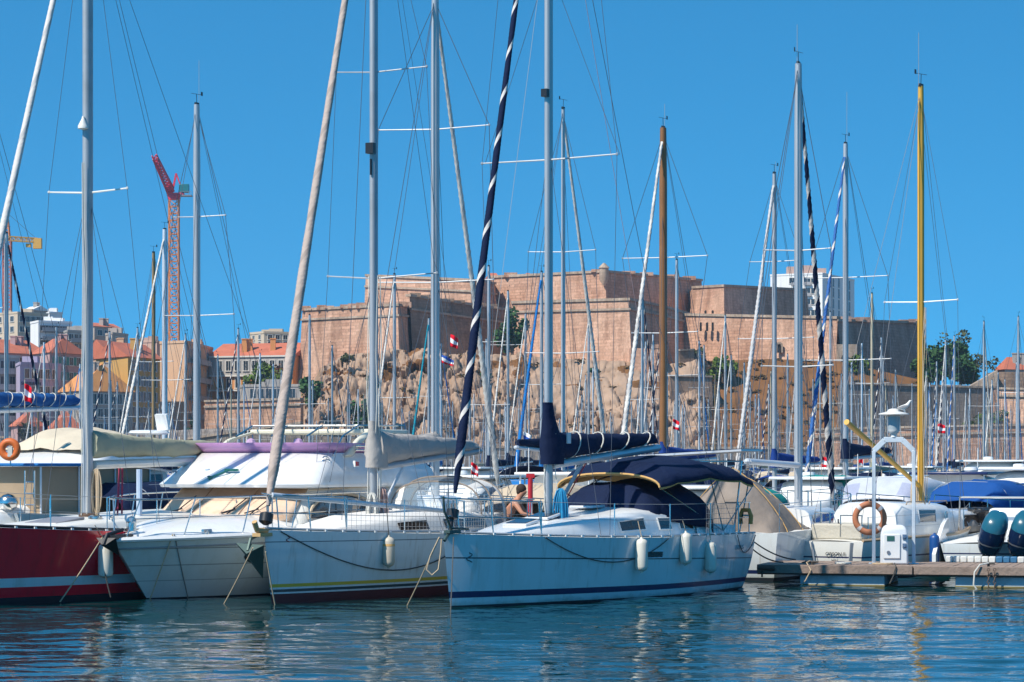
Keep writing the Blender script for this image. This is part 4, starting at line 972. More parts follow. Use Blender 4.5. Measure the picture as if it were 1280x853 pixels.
# anchor and roller
m=MB(); m.tube([(4.55,.12,1.3),(4.8,.12,1.28),(4.95,.12,1.15)],.03,6); m.tube([(4.2,.12,1.33),(4.75,.12,1.36),(4.95,.12,1.65),(4.98,.12,1.9)],.022,6); m.box((4.7,.12,1.3),(.35,.12,.05)); m.build('anchor',M('anchor_green_grey',(.06,.10,.09),.5,metal=.4),e)
fg='fenders along the side of the nearest boat'
H_=H
def world(e,p): return Matrix.LocRotScale(e.location,e.rotation_euler,None)@Vector(p)
for t,px,py,lab in ((.335,802,694,'white fender of the nearest sailing boat, left one beside the small hull window'),(.19,857,686,'white fender of the nearest sailing boat, middle one hanging highest'),(.115,888,697,'white fender of the nearest sailing boat, right one nearest the stern')):
    # find depth of hull side there
    for k in range(60):
        t=.02+k*.01; q=world(e,H.pt(t,.75,1,.12)); 
        if abs(640+q.x*F/q.y-px)<3.2: break
    fender(px,py,q.y,lab,fendw,.55,.115,world(e,H.sheer(t,1,.0,.3)),fg)
def hline(e,H,t0,t1,sag,n=22):
    out=[]
    for i in range(n+1):
        t=lerp(t0,t1,i/n); z=H.zs(t)-.02-sag*4*(i/n)*(1-i/n); out.append(world(e,H.pt(t,z,1,.025)))
    return out
ls=[]
for (p0,p1,sg,lab) in (((556,668),(728,664),.42,'dark line sagging from the bow along the nearest hull'),):
    pts=hline(e,H,.80,.46,.42); line('hull_line',pts,.010,roped,lab)
line('stern_line',hline(e,H,.13,.005,.34),.009,roped,'dark line drooping near the stern of the nearest hull')
# orange buoys at the stern rail
for s_,lab in ((9.0,'orange lifebuoy sling on the stern rail of the nearest boat'),):
    q=world(e,(cx(s_)+(.0 if s_<8.9 else -.15),(1.16 if s_>8.9 else .75),1.42)); x=empty('horseshoe_buoy' if s_>8.9 else 'life_vest',q,e.rotation_euler.z,lab,'lifebuoy' if s_>8.9 else 'life vest')
    x.scale=(.7,.7,.7); m=MB(); m.tube([(-.0,-.15,-.22),(0,-.17,0),(0,-.1,.17),(0,.1,.17),(0,.17,0),(0,.15,-.22)],.065,8); m.build('float',orange,x); m=MB(); m.tube([(0,-.18,.02),(0,.18,.02)],.03,6); m.build('strap',ropew,x)
# ================================================================ white sailing boat with yellow stripe
A3=23.
e=boat_root('sailboat','white sailing boat with yellow stripe, maroon bottom and grey beige boom cover','sailing boat',330,660,45.9,A3,9.5)
B3=e; H=Hull(9.5,3.2,1.30,1.14,1.1,rake=.28,srake=.3,st=.78,flare=.10); H3=H
H.build(e,[maroon,hullw,yellowp,M('stripe_green_black',(.03,.06,.07),.4),M('line_dark',(.05,.09,.11))],[(.17,.17,0),(.20,.20,1),(.25,.25,3),(.285,.285,1),(.345,.345,2),(1.0,1.08,1),(1.015,1.095,4),(None,None,1)])
H.deck(e,deckw); H.rail(e,alu,.026,.06,white)
cx=lambda s_:4.75-s_
cab=Cabin([(cx(7.6),1.1,.40,1.10),(cx(5.5),1.1,.42,1.10),(cx(4.2),.95,.36,1.12),(cx(3),.75,.24,1.15),(cx(2.1),.5,.14,1.18),(cx(1.6),.3,.02,1.2)]); cab.build(e,deckw)
for s0,s1,mt in ((3.7,4.7,glassb),(5.3,7.2,glassb)): cab.window(e,cx(s1),cx(s0),mt,1,.28,.72,.15); cab.window(e,cx(s1),cx(s0),mt,-1,.28,.72,.15)
xm=cx(4.35); mast(e,xm,1.35,14.6,.14,.22,alud,0)
spreader_pair(e,xm,5.95,1.15,alud,.35,.1); spreader_pair(e,xm,9.85,.95,alud,.32,.1,.026)
m=MB(); m.box((xm+.14,0,9.3-.9),(.12,.16,.2)); m.tube([(xm+.13,0,8.2),(xm+.13,0,7.9)],.02,5); m.build('steaming_light',black,e)
cp=H.t_at(xm-.3)
for sd in (1,-1):
    stay(e,H.sheer(cp,sd,-.1,.02),(xm-.35,sd*1.15,6.05),name='shroud'); stay(e,(xm-.35,sd*1.15,6.05),(xm-.32,sd*.95,9.95),name='shroud'); stay(e,(xm-.32,sd*.95,9.95),(xm,0,14.2),name='shroud'); stay(e,H.sheer(cp,sd,-.25,.02),(xm,sd*.06,5.8),name='lower_shroud'); stay(e,H.sheer(cp+.06,sd,-.2,.02),(xm,sd*.06,5.7),name='lower_shroud')
    stay(e,(-4.5,sd*1.0,1.1),(-2.3,0,6.5),name='backstay_leg')
stay(e,(-2.3,0,6.5),(xm,0,14.5),name='backstay'); stay(e,(cx(3.0),0,1.35),(xm+.1,0,13.5),.006,wire,name='inner_stay')
stay(e,(cx(8.9),0,3.0),(xm-.1,0,14.4),.004,wire,name='topping_lift')
f0=Vector((cx(.15),0,1.72)); f1=Vector((xm+.14,0,14.2))
m=MB(); spiral_tube(m,f0,f1,.105,.045,16,12,2,sag=.05); m.build('furled_jib',[sailb,M('sail_uv_strip',(.36,.29,.25),.9,var=.15)],e,ang=80)
m=MB(); m.lathe([(.04,-.35),(.12,-.3),(.12,-.15),(.05,-.12)],f0,12,axis=(f1-f0)); m.build('furling_drum',black,e)
boom(e,xm-.12,2.38,cx(9.3),2.72,.07,alud)
sailcover(e,xm-.02,2.44,cx(9.2),2.74,.70,.17,.36,grey_c,collar=.12,wr=.05,seed=5,hump=.12)
coil(e,xm-.15,.12,2.0,.8,.13,M('rope_pinkish',(.45,.3,.27),.9,var=.3),16,5); coil(e,xm+.15,.05,1.9,.8,.12,ropew,10,6); lines_at_mast(e,xm,1.5,6,ropew,5,.13,3)
m=MB(); m.tube([(xm-.15,0,1.45),(xm-1.3,0,2.4)],.03,8); m.build('boom_vang',alul,e)
# spinnaker pole along the rail
m=MB(); m.tube([H.sheer(.97,1,-.1,.62)+Vector((.1,0,0)),H.sheer(.50,1,-.12,.40)],.045,10); m.build('spinnaker_pole',alul,e)
pulpit(e,H,.82,.62); stanchions(e,H,(.06,.2,.36,.52,.67,.82),.6)
m=MB(); T=[.36+.46*i/40 for i in range(41)]
for t in T: m.seg(H.sheer(t,1,-.06,.03),H.sheer(t,1,-.06,.58),.003,3)
for k in range(7): m.tube([H.sheer(t,1,-.06,.03+.55*k/6) for t in T],.003,3)
m.build('safety_net',wirel,e)
# sprayhood with clear panes
ar=[arch_pts(cx(6.75),.9,1.4,1.55,n4,3),arch_pts(cx(7.15),1.0,1.35,2.1,n4,3),arch_pts(cx(7.6),1.05,1.3,2.2,n4,3),arch_pts(cx(8.2),1.08,1.25,2.16,n4,3)]
arch_skin(e,'sprayhood',None,ar,0,mats=[beigec if False else M('canvas_white',(.68,.66,.62),.85,var=.06,bump=.3,spec=.1),clear],mf=lambda i,j:1 if (i<10 and 5<=j<=10) or (3<=i<=13 and j in(0,1,2,3,12,13,14,15)) else 0)
m=MB(); [m.tube(r,.018,6) for r in ar[1:]]; m.build('sprayhood_trim',tauc,e)
m=MB()
for sd in (1,-1): m.tube([H.sheer(.08,sd,-.06,0),H.sheer(.08,sd,-.06,.62),H.sheer(0,sd,-.1,.62),Vector((-4.3,0,1.75))],.013,6)
m.build('pushpit',steel,e)
# bow roller & anchor
m=MB(); m.box((4.78,0,1.22),(.5,.16,.06)); m.tube([(4.6,.0,1.28),(5.0,0,1.3),(5.1,0,1.45)],.05,8); m.build('bow_roller',M('fairlead_tan',(.55,.35,.15),.6),e)
m=MB(); m.tube([(4.5,-.1,1.28),(5.05,-.1,1.15),(5.15,-.1,.95)],.03,6); m.add([(5.0,-.42,1.08),(5.12,.2,1.05),(4.75,-.02,.45),(5.2,-.1,.9)],[(0,1,2),(0,3,1),(0,2,3),(1,3,2)]); m.build('anchor',M('anchor_green_grey',(.06,.10,.09),.5,metal=.4),e)
scribble(e,H,.955,1.13,.10,M('emblem_red',(.35,.1,.1)),name='hull_emblem')
q=None
for k in range(60):
    t=.3+k*.01; q=world(e,H.pt(t,.8,1,.12))
    if abs(640+q.x*F/q.y-486)<2.5: break
fender(486,690,q.y,'tan topped fender on a dark line hanging from the boat with the yellow stripe',M('fender_beige',(.52,.47,.38),.5,dirt=(.35,.28,.2),damt=.6),.5,.11,world(e,H.sheer(t,1,0,.6)),band=tanc)
line('hull_line',hline(e,H,.97,.44,.66),.011,roped,'long dark line sagging across the hull above the yellow stripe')
# ================================================================ red sailing boat
e=boat_root('sailboat','red hulled sailing boat with white stripe and khaki boom cover','sailing boat',-82,660,44.6,25.,12.0)
H=Hull(12.0,3.6,1.42,1.16,1.12,rake=.8,srake=-.35,st=.72,flare=.12); HR=H; BR=e
H.build(e,[blackaf,redh,hullw],[(.12,.12,0),(.30,.30,1),(.46,.46,2),(None,None,1)])
H.deck(e,white2); H.rail(e,black,.03,.06,white)
cx=lambda s_:6.0-s_
# mast position: px 110
for k in range(200):
    s_=3+k*.03; q=world(e,(cx(s_),0,1.5)); 
    if 640+q.x*F/q.y>109.5: break
xm=cx(s_)
cab=Cabin([(xm-4.6,1.2,.42,1.12),(xm-2,1.2,.40,1.12),(xm+.3,1.0,.30,1.14),(xm+1.6,.8,.2,1.18),(xm+2.6,.5,.04,1.2)]); cab.build(e,white2); cab.window(e,xm-3.4,xm-.9,glassd,1,.2,.72,.3,fr=None)
m=MB(); m.box((xm+1.2,.1,1.42),(.9,.7,.05),0,Matrix.Rotation(.1,3,'Y')); m.build('hatch',M('hatch_grey',(.25,.24,.25),.4),e,bevel=.02)
m=MB(); m.ell((xm+.5,.5,1.47),(.14,.14,.06),0,10); m.build('deck_vent',steel,e)
mast(e,xm,1.4,13.6,.17,.24,alud)
m=MB(); m.lathe([(.16,0),(.17,.12),(.14,.16)],(xm,0,1.38),12); m.build('mast_collar',M('leather_brown',(.08,.04,.02),.7),e)
spreader_pair(e,xm,7.45,.86,white2,.0,.05,.035)
m=MB(); m.lathe([(.0,-.16),(.10,-.13),(.10,-.08),(.03,.05),(.02,.1)],(xm+.15,0,8.75),10); m.build('steaming_light',white2,e)
for sd in (1,-1):
    stay(e,H.sheer(H.t_at(xm-.2),sd,-.15,.02),(xm,sd*.86,7.5),name='shroud'); stay(e,(xm,sd*.86,7.5),(xm,0,13.3),name='shroud'); stay(e,H.sheer(H.t_at(xm+.4),sd,-.2,.02),(xm,sd*.05,7.3),name='lower_shroud'); stay(e,H.sheer(H.t_at(xm-.7),sd,-.2,.02),(xm,sd*.05,7.3),name='lower_shroud'); stay(e,(cx(11.5),sd*.9,1.2),(xm,0,13.2),name='backstay')
stay(e,(xm-5,0,2.8),(xm,0,13.4),.005,name='topping_lift')
f0=Vector((5.7,0,1.8)); f1=Vector((xm+.15,0,13.4)); m=MB(); spiral_tube(m,f0,f1,.085,.045,12,12,2,sag=.06); m.build('furled_jib',[sailw,M('sail_grey',(.45,.44,.43),.8)],e,ang=80)
boom(e,xm-.15,2.43,xm-4.7,2.52,.085,white2)
sailcover(e,xm-.05,2.56,xm-4.65,2.62,.50,.28,.34,khaki,collar=.0,wr=.05,seed=8,hump=.06)
m=MB(); m.tube([(xm-.15,0,2.5),(xm-4.4,0,2.2)],.018,6); m.build('lazy_jack',alud,e)
coil(e,xm-.05,.16,2.35,1.0,.12,rope,12,9); coil(e,xm-.1,.1,1.95,.9,.1,M('rope_grey',(.2,.19,.18),.9,var=.3),10,4); lines_at_mast(e,xm,1.5,8,ropew,4,.15,5)
m=MB(); m.tube([(xm-1.2,-.1,2.4),(xm-.6,.25,1.45)],.02,6); m.tube([(xm-1.3,-.1,2.4),(xm-.75,.25,1.45)],.02,6); m.build('boom_vang',M('rope_red',(.35,.03,.07),.8),e)
stanchions(e,H,(.42,.52,.62,.72,.82,.92),.6)
# posts (boom gallows)
m=MB(); [m.tube([(xm-dx,dy,1.2),(xm-dx,dy,2.35)],.055,8) for dx,dy in ((.65,.7),(2.9,.8))]; m.build('gallows_post',M('paint_pale_blue',(.45,.55,.68),.5),e)
q=P(132,701,47.5)
for k in range(80):
    t=.2+k*.01; q=world(e,H.pt(t,.7,1,.14))
    if abs(640+q.x*F/q.y-132)<3: break
fender(132,701,q.y,'plump white fender hanging on the red hull',fendw,.58,.135,world(e,H.sheer(t,1,.02,.1)))
# ================================================================ motor yacht
e=boat_root('motor_yacht','white flybridge motor yacht with peach windscreen cover and lilac screen','motor yacht',142,668,46.6,23.,11.0)
H=Hull(11.0,3.9,1.10,1.20,1.05,rake=1.15,srake=-.1,st=.92,tm=.55,flare=.22,pw=2.3); BM=e; HM=H
H.build(e,[blackaf,M('hull_cream_shade',(.60,.64,.62),.25,var=.04,dirt=(.4,.4,.3),damt=.3,streak=True),M('line_grey',(.2,.22,.22))],[(.03,.03,0),(.34,.34,1),(.35,.35,2),(.62,.62,1),(.635,.635,2),(.90,.93,1),(.915,.945,2),(None,None,1)])
m=MB()
for sd in (1,-1): m.tube([H.sheer(i/30,sd,.0,.0) for i in range(31)],.05,8,flat=1.6)
m.build('gunwale',white,e)
m=MB()
for sd in (1,-1): m.tube([H.pt(i/30,H.zs(i/30)-.16,sd,.01) for i in range(31)],.02,6)
m.build('rubbing_strake',M('rubber_grey',(.3,.3,.3),.6),e)
cx=lambda s_:5.5-s_
# foredeck moulding
def fd(u,v):
    x=lerp(cx(.35),cx(4.3),u); t=H.t_at(x); w=max(.02,H.sheer(t).y-.10); y=(v*2-1); z=H.zs(t)+.03; h=.30*math.sin(min(1,u*1.4)*math.pi/2)
    return (x,y*w,z+h*(1-abs(y)**3.2))
m=MB(); m.grid(fd,16,16); m.build('foredeck',white,e)
# superstructure: lower windscreen block, flybridge block
def ring(x,w,z,xs,nn=2.6,n=20,front=.45):
    """plan section: rounded front U shape; x front, xs back"""
    pts=[]
    for i in range(n+1):
        a=math.pi*(i/n); y=w*math.copysign(abs(math.cos(a))**(2/nn),math.cos(a)); xx=x-front+front*abs(math.sin(a))**(2/nn)*1.0
        pts.append(Vector((xx,y,z)))
    return [Vector((xs,w,z))]+pts+[Vector((xs,-w,z))]
m=MB(); m.loft([ring(cx(3.5),1.62,1.32,cx(9.3),front=.9),ring(cx(4.55),1.52,2.02,cx(9.3),front=.7)],0,False); m.build('saloon_side',white2,e)
m=MB(); m.loft([[p+Vector((.012,0,0)) for p in ring(cx(3.45),1.60,1.38,cx(5),front=.9)[4:-4]],[p+Vector((.012,0,0)) for p in ring(cx(4.5),1.5,1.99,cx(6),front=.7)[4:-4]]],0,False); o=m.build('windscreen_cover',peachc,e,solid=.012)
m=MB(); 
for y in (-.52,.5): m.tube([(cx(3.45),y,1.4),(cx(4.5),y,2.0)],.010,5)
m.build('cover_seam',M('seam_brown',(.35,.2,.12),.9),o)
for y,a in ((-.9,.5),(.25,.5),(.75,.5)):
    m=MB(); m.tube([(cx(3.62),y,1.50),(cx(4.1),y+a*.45,1.84)],.012,5); m.tube([(cx(3.62),y-.12,1.52),(cx(3.75),y+.12,1.60)],.014,5); m.build('wiper',black,e)
fly=MB()
fly.loft([ring(cx(3.95),1.72,2.00,cx(9.9),front=.8),ring(cx(3.92),1.74,2.06,cx(9.9),front=.8),ring(cx(4.5),1.62,2.34,cx(9.9),front=.7),ring(cx(5.15),1.45,2.66,cx(9.4),front=.6),ring(cx(5.25),1.38,2.66,cx(9.3),front=.6)],0,False)
fly.build('flybridge',white,e,ang=50)
m=MB(); m.prism([(cx(4.5),-1.5),(cx(9.4),-1.7),(cx(9.4),1.7),(cx(4.5),1.5)],1.98,2.05); m.build('saloon_roof',white2,e)
m=MB(); m.loft([ring(cx(5.22),1.40,2.65,cx(8.2),front=.6),ring(cx(5.0),1.52,2.86,cx(8.2),front=.65)],0,False); m.build('flybridge_screen',lilac,e,solid=.01)
for y in (-.5,.55): m=MB(); m.tube([(cx(5.9),y,2.5),(cx(5.95),y,2.84)],[.16,.11],10); m.ell((cx(5.95),y,2.85),.11,0,8); m.build('seat_back',M('seat_cover_lilac',(.5,.32,.48),.6),e)
m=MB(); m.box((cx(4.35),-.05,2.33),(.06,.28,.05)); m.tube([(cx(4.3),-.1,2.32),(cx(4.15),-.35,2.2)],.02,6); m.tube([(cx(4.15),-.35,2.2),(cx(4.10),-.42,2.17)],[.02,.06],8); m.build('horn',M('horn_green',(.05,.2,.16),.3,metal=.5),e)
# oval side window
m=MB(); m.add([Vector((cx(5.75)+1.35*math.cos(a),1.632-.10*max(0,.38*math.sin(a))**.8,1.42+.42*max(0,math.sin(a))**.8)) for a in [math.pi*k/16 for k in range(17)]],[tuple(range(17))]); o=m.build('saloon_window',glassd,e)
m=MB(); m.tube([Vector((cx(5.75)+1.40*math.cos(a),1.63,1.40+.47*max(0,math.sin(a))**.8)) for a in [math.pi*k/16 for k in range(17)]],.03,6); m.build('window_frame',M('frame_tan',(.5,.4,.28),.6),o)
m=MB(); m.tube([(cx(4.4),1.58,1.95),(cx(6.8),1.6,2.0),(cx(9),1.6,1.98)],.02,6); m.build('side_trim',M('frame_tan',(.5,.4,.28)),e)
m=MB(); m.box((cx(6.2),1.69,2.45),(.16,.05,.12)); o=m.build('light_box',white,e); m=MB(); m.box((cx(6.2),1.72,2.45),(.10,.03,.08)); m.build('red_navigation_light',M('lamp_red',(.3,.01,.01),.2),o)
m=MB(); m.torus((cx(5.3),1.5,2.5),.10,.012,(.3,1,.3),16,6); m.build('grab_ring',steel,e)
# radar arch / targa with hardtop
m=MB()
for sd in (1,-1): m.loft([[Vector((x-.16,sd*y,z)),Vector((x+.16,sd*y,z)),Vector((x+.16,sd*(y-.1),z)),Vector((x-.16,sd*(y-.1),z))] for x,y,z in ((cx(6.2),1.55,2.60),(cx(6.9),1.5,2.95),(cx(7.6),1.35,3.10))],0,True,True,True)
m.box((cx(8.4),0,3.10),(1.9,2.7,.10)); m.build('radar_arch',M('gelcoat_ivory',(.70,.66,.52),.4,var=.05),e,bevel=.03)
m=MB()
for y in (-1.2,-.4,.4,1.2): m.tube([(cx(6.6),y,3.0),(cx(7.3),y,3.22),(cx(9.4),y,3.24)],.018,6)
m.tube([(cx(7.3),-1.2,3.22),(cx(7.3),1.2,3.22)],.018,6); m.tube([(cx(9.4),-1.2,3.24),(cx(9.4),1.2,3.24)],.018,6); m.tube([(cx(5.6),1.5,2.62),(cx(6.6),1.2,3.0)],.018,6); m.build('bimini_frame',steel,e)
m=MB()
for z in (2.72,2.80): m.tube([(cx(6.4),1.58,z),(cx(9.3),1.6,z)],.018,6)
m.build('flybridge_rail',steel,e)
# bow rail
m=MB()
for sd in (1,-1):
    pts=[H.sheer(t,sd,-.10,.70) for t in (.42,.55,.68,.8,.9,.97)]; m.tube(pts+[Vector((5.65,0,1.86))],.016,7); m.tube([H.sheer(t,sd,-.10,.36) for t in (.42,.55,.68,.8,.9,.97)],.012,6)
    for t in (.45,.56,.67,.78,.88,.96): m.tube([H.sheer(t+.02,sd,-.08,0),H.sheer(t,sd,-.10,.70)],.014,6)
m.build('bow_rail',steel,e)
m=MB(); m.box((5.35,0,1.16),(.7,.2,.08)); m.tube([(5.2,0,1.28),(5.72,0,1.2),(5.85,0,1.02)],.035,6); m.add([(5.75,-.2,1.15),(5.75,.2,1.15),(5.3,0,.82),(5.85,0,1.0)],[(0,1,2),(0,3,1),(0,2,3),(1,3,2)]); m.build('anchor',black,e)
m=MB(); m.tube([(4.9,0,1.25),(4.9,0,1.42)],.09,10); m.ell((4.9,0,1.42),.1,0,8); m.build('windlass',steel,e)
for k in range(70):
    tp=.3+k*.01; q=world(e,H.pt(tp,.74,1,.012))
    if abs(640+q.x*F/q.y-317)<2.5: break
m=MB(); 
pp=[H.pt(tp+.019*math.cos(a),.74+.10*math.sin(a),1,.012) for a in [2*math.pi*k/18 for k in range(18)]]; m.add(pp,[tuple(range(18))]); o=m.build('porthole',glassb,e); m=MB(); m.tube(pp+[pp[0]],.016,6); m.build('porthole_rim',black,o)
m=MB(); q=H.sheer(.86,1,-.12,.06); m.tube([q+Vector((-.15,0,.05)),q+Vector((.15,0,.05))],.03,6); m.tube([q+Vector((-.05,0,-.05)),q+Vector((-.05,0,.05))],.02,6); m.tube([q+Vector((.05,0,-.05)),q+Vector((.05,0,.05))],.02,6); m.build('cleat',steel,e)
stay(e,(5.3,0,1.2),(5.0,.2,.9),.02,black,name='anchor_chain')
# mooring lines from the bows into the water
def mline(p0,p1,Y0,Y1,lab,r=.013,mat=rope,sag=.02,ext=1.06):
    a=P(*p0,Y0); b=P(*p1,Y1 if p0[0]<140 else CH*F/(p1[1]-HZ)); b=a+(b-a)*ext; line('mooring_line',sagline(a,b,sag,8),r,mat,lab,'mooring line','mooring lines running down into the water')
mline((128,672),(78,748),46.4,46.5,'tan mooring line slanting from the yacht anchor across the red hull into the water')
mline((131,715),(138,745),46.9,46.9,'dark line below the fender on the red hull',mat=roped)
def gy(px):
    for k in range(200):
        q=world(BM,HM.sheer(1-k*.004,1,.07,.04))
        if 640+q.x*F/q.y>px: return q.y
mline((216,668),(187,750),gy(216),46.6,'pale mooring line from the cleat of the motor yacht, left one of the pair')
mline((218,668),(235,748),gy(218),47.8,'grey mooring line from the cleat of the motor yacht, right one of the pair',.01,M('rope_grey',(.2,.19,.18)))
mline((316,685),(280,755),45.2,45.6,'tan mooring line from the anchor of the yellow striped boat slanting left into the water')
mline((332,690),(344,757),45.3,45.2,'pale mooring line hanging straight down before the stem with the yellow stripe')
mline((549,672),(509,757),44.4,44.6,'long tan mooring line from the nearest bow slanting left into the water')
mline((567,672),(563,770),44.35,44.3,'dark line hanging straight down along the stem of the nearest boat',.011,roped)
a=P(549,672,44.4); line('mooring_rope',[a,P(538,695,44.4),P(533,712,44.4),P(540,719,44.4),P(548,712,44.4),P(551,690,44.4),P(552,674,44.4)],.014,rope,'loop of tan rope hanging beside the nearest bow')
# person in the cockpit
q=world(B3,(4.75-8.9,.72,1.22))
S_=1.0
jt={'pelvis':((0,0,.0),.14,None),'belly':((.06,0,.17),(.14,.115),'pelvis'),'chest':((.20,0,.36),(.16,.12),'belly'),'neck0':((.29,0,.50),.075,'chest'),'neck':((.33,0,.56),.058,'neck0'),'head':((.385,0,.66),(.098,.085),'neck'),'crown':((.40,0,.73),(.085,.075),'head'),
 'nose':((.475,0,.645),.02,'head')}
for sd,n in ((1,'l'),(-1,'r')):
    jt['sh'+n]=((.26,sd*.17,.44),.062,'chest'); jt['el'+n]=((.42,sd*.25,.22),.045,'sh'+n); jt['wr'+n]=((.64,sd*.18,.16),.03,'el'+n); jt['pm'+n]=((.71,sd*.17,.15),(.035,.02),'wr'+n)
    for i,(dy,l) in enumerate(((-.028,.07),(-.01,.085),(.01,.08),(.027,.06))):
        jt['f%d%s'%(i,n)]=((.76,sd*.17+dy,.145),.0095,'pm'+n); jt['g%d%s'%(i,n)]=((.76+l*.6,sd*.17+dy,.12),.008,'f%d%s'%(i,n))
    jt['th'+n]=((.72,sd*.17-sd*.05,.16),.011,'pm'+n)
    jt['hip'+n]=((.06,sd*.10,-.02),.10,'pelvis'); jt['kn'+n]=((.48,sd*.14,.02),.065,'hip'+n); jt['an'+n]=((.50,sd*.14,-.40),.042,'kn'+n); jt['toe'+n]=((.66,sd*.15,-.44),(.04,.028),'an'+n)
pe=person(q,0,'shirtless person with dark hair leaning forward in the cockpit beside the clear sprayhood',jt,(.375,0,.69)); pe.rotation_euler.z=-.15
m=MB(); m.tube([(-.04,0,-.03),(.04,0,.10)],[.155,.15],14); [m.tube([(.0,sd*.09,-.01),(.3,sd*.125,.01)],[.118,.09],10) for sd in (1,-1)]; m.build('shorts',M('shorts_grey',(.12,.13,.16),.9),pe)
# ================================================================ floating dock
ang=math.atan2(-1.3,4.7); D0=Vector((4.95,53.27,0))
e=empty('floating_dock',D0,ang,'weathered timber floating dock on concrete pontoons at the right','dock'); DK=e
def dk(x,y,z): return Matrix.LocRotScale(e_d.location,e_d.rotation_euler,None)@Vector((x,y,z))
e_d=e; ZD=.42
LD=12.5
m=MB(); rd=random.Random(3)
n=int(LD/.145)
for i in range(n): x=i*.145; m.bx(x,x+.135,.0,2.3,ZD-.035+rd.uniform(-.003,.003),ZD+rd.uniform(-.003,.003))
m.build('decking',M('dock_planks',(.30,.22,.17),.85,var=.25,sc_=9,bump=.3,bsc=30,dirt=(.14,.10,.08),damt=.6,dsc=3),e)
m=MB()
for i in range(4): m.bx(i*3.15,i*3.15+3.12,-.05,.0,ZD-.17,ZD-.0); m.bx(i*3.15,i*3.15+3.12,2.3,2.35,ZD-.17,ZD)
m.build('fascia',M('dock_timber',(.27,.20,.16),.85,var=.25,sc_=2,bump=.4,bsc=14,dirt=(.13,.09,.07),damt=.7,dsc=2),e,bevel=.008)
m=MB(); m.bx(0,LD,.03,.07,ZD-.20,ZD-.05); m.bx(0,LD,2.2,2.26,ZD-.20,ZD-.05); m.build('steel_stringer',M('rust_steel',(.12,.07,.05),.8,var=.4),e)
conc=M('pontoon_concrete',(.42,.50,.54),.8,var=.15,sc_=1.5,bump=.2,bsc=10,dirt=(.12,.13,.10),damt=.6)
for x0,x1 in ((.85,2.55),(3.95,5.9),(7.2,9.4),(10.2,12.2)):
    m=MB(); m.bx(x0,x1,.10,2.19,-.3,ZD-.20); m.bx(x0-.01,x1+.01,.085,2.21,-.02,.035,1); m.build('pontoon',[conc,M('weed_line',(.16,.13,.05),.9,var=.5)],e,bevel=.02)
for x in (1.1,4.6,7.7):
    m=MB(); m.tube([(x-.12,.12,ZD+.06),(x+.12,.12,ZD+.06)],.022,6); m.tube([(x,.12,ZD),(x,.12,ZD+.06)],.03,6); m.build('cleat',M('iron_dark',(.04,.035,.03),.7),e)
# edge bumper blocks, white and blue
for i in range(14):
    x=3.55+i*.145; blue=i in (7,8,9)
    m=MB(); m.bx(x,x+.135,2.12,2.3,ZD,ZD+.13); m.build('edge_bumper',M('bumper_blue',(.03,.14,.27),.6) if blue else M('bumper_white',(.62,.62,.58),.6,dirt=(.35,.3,.25),damt=.5),e,bevel=.02)
# gantry with lamp
g=dk(2.62,1.0,ZD); e=empty('lamp_gantry',g,ang+.1,'pale blue steel gantry on the dock carrying a white hooded lamp','lamp post')
pb=M('paint_pale_grey_blue',(.55,.62,.68),.5,var=.06,dirt=(.3,.25,.2),damt=.5)
w=.40
m=MB(); 
for sd in (-1,1): m.bar((sd*w,0,0),(sd*w,0,2.3),.07,.10); m.bar((sd*w,0,2.29),(sd*w*.45,0,2.51),.085,.11); m.box((sd*w,0,.01),(.2,.2,.02))
m.bar((-w*.5,0,2.52),(w*.5,0,2.52),.085,.11); m.build('frame',pb,e,bevel=.008)
m=MB(); m.lathe([(.06,2.57),(.05,2.62),(.10,2.66),(.12,2.72),(.125,2.98),(.14,3.0),(.31,3.03),(.30,3.05),(.14,3.09),(.11,3.13),(.05,3.15)],(0,0,0),18,mf=lambda i,j:1 if i==3 else 0); m.build('lamp_head',[M('lamp_white',(.68,.68,.66),.5,dirt=(.35,.28,.2),damt=.5),M('lamp_glass',(.45,.52,.55),.2)],e)
# gull on lamp
p=Matrix.LocRotScale(e.location,e.rotation_euler,None)@Vector((.22,-.02,3.055)); gl=empty('gull',p,.3,'small pale gull perched on the hood of the dock lamp','bird')
jt={}
vs=[(-.17,0,.10),(-.05,0,.12),(.05,0,.15),(.10,0,.22),(.12,0,.25),(.165,0,.245)]; rr=[.012,.05,.05,.026,.03,.008]
me=bpy.data.meshes.new('body'); me.from_pydata(vs+[(0.0,.02,.03),(0,.02,-.0),(0.0,-.02,.03),(0,-.02,-.0)],[(0,1),(1,2),(2,3),(3,4),(4,5),(1,6),(6,7),(1,8),(8,9)],[]); o=bpy.data.objects.new('body',me); COL.objects.link(o); o.parent=gl; me.materials.append(M('feather_white',(.7,.68,.64),.8))
s=o.modifiers.new('s','SKIN'); s.use_smooth_shade=True
for i,r in enumerate(rr+[.008]*4): me.skin_vertices[0].data[i].radius=(r,r)
me.skin_vertices[0].data[1].use_root=True; sb=o.modifiers.new('u','SUBSURF'); sb.levels=1; sb.render_levels=2
m=MB(); [m.loft([[Vector((x,sd*(y),z)),Vector((x,sd*(y+.012),z)),Vector((x,sd*y,z+h))] for x,y,z,h in ((.05,.05,.14,.02),(-.05,.055,.11,.05),(-.19,.02,.095,.01))],0,True,True,True) for sd in (1,-1)]; m.build('wings',M('feather_grey',(.25,.25,.26),.8),gl)
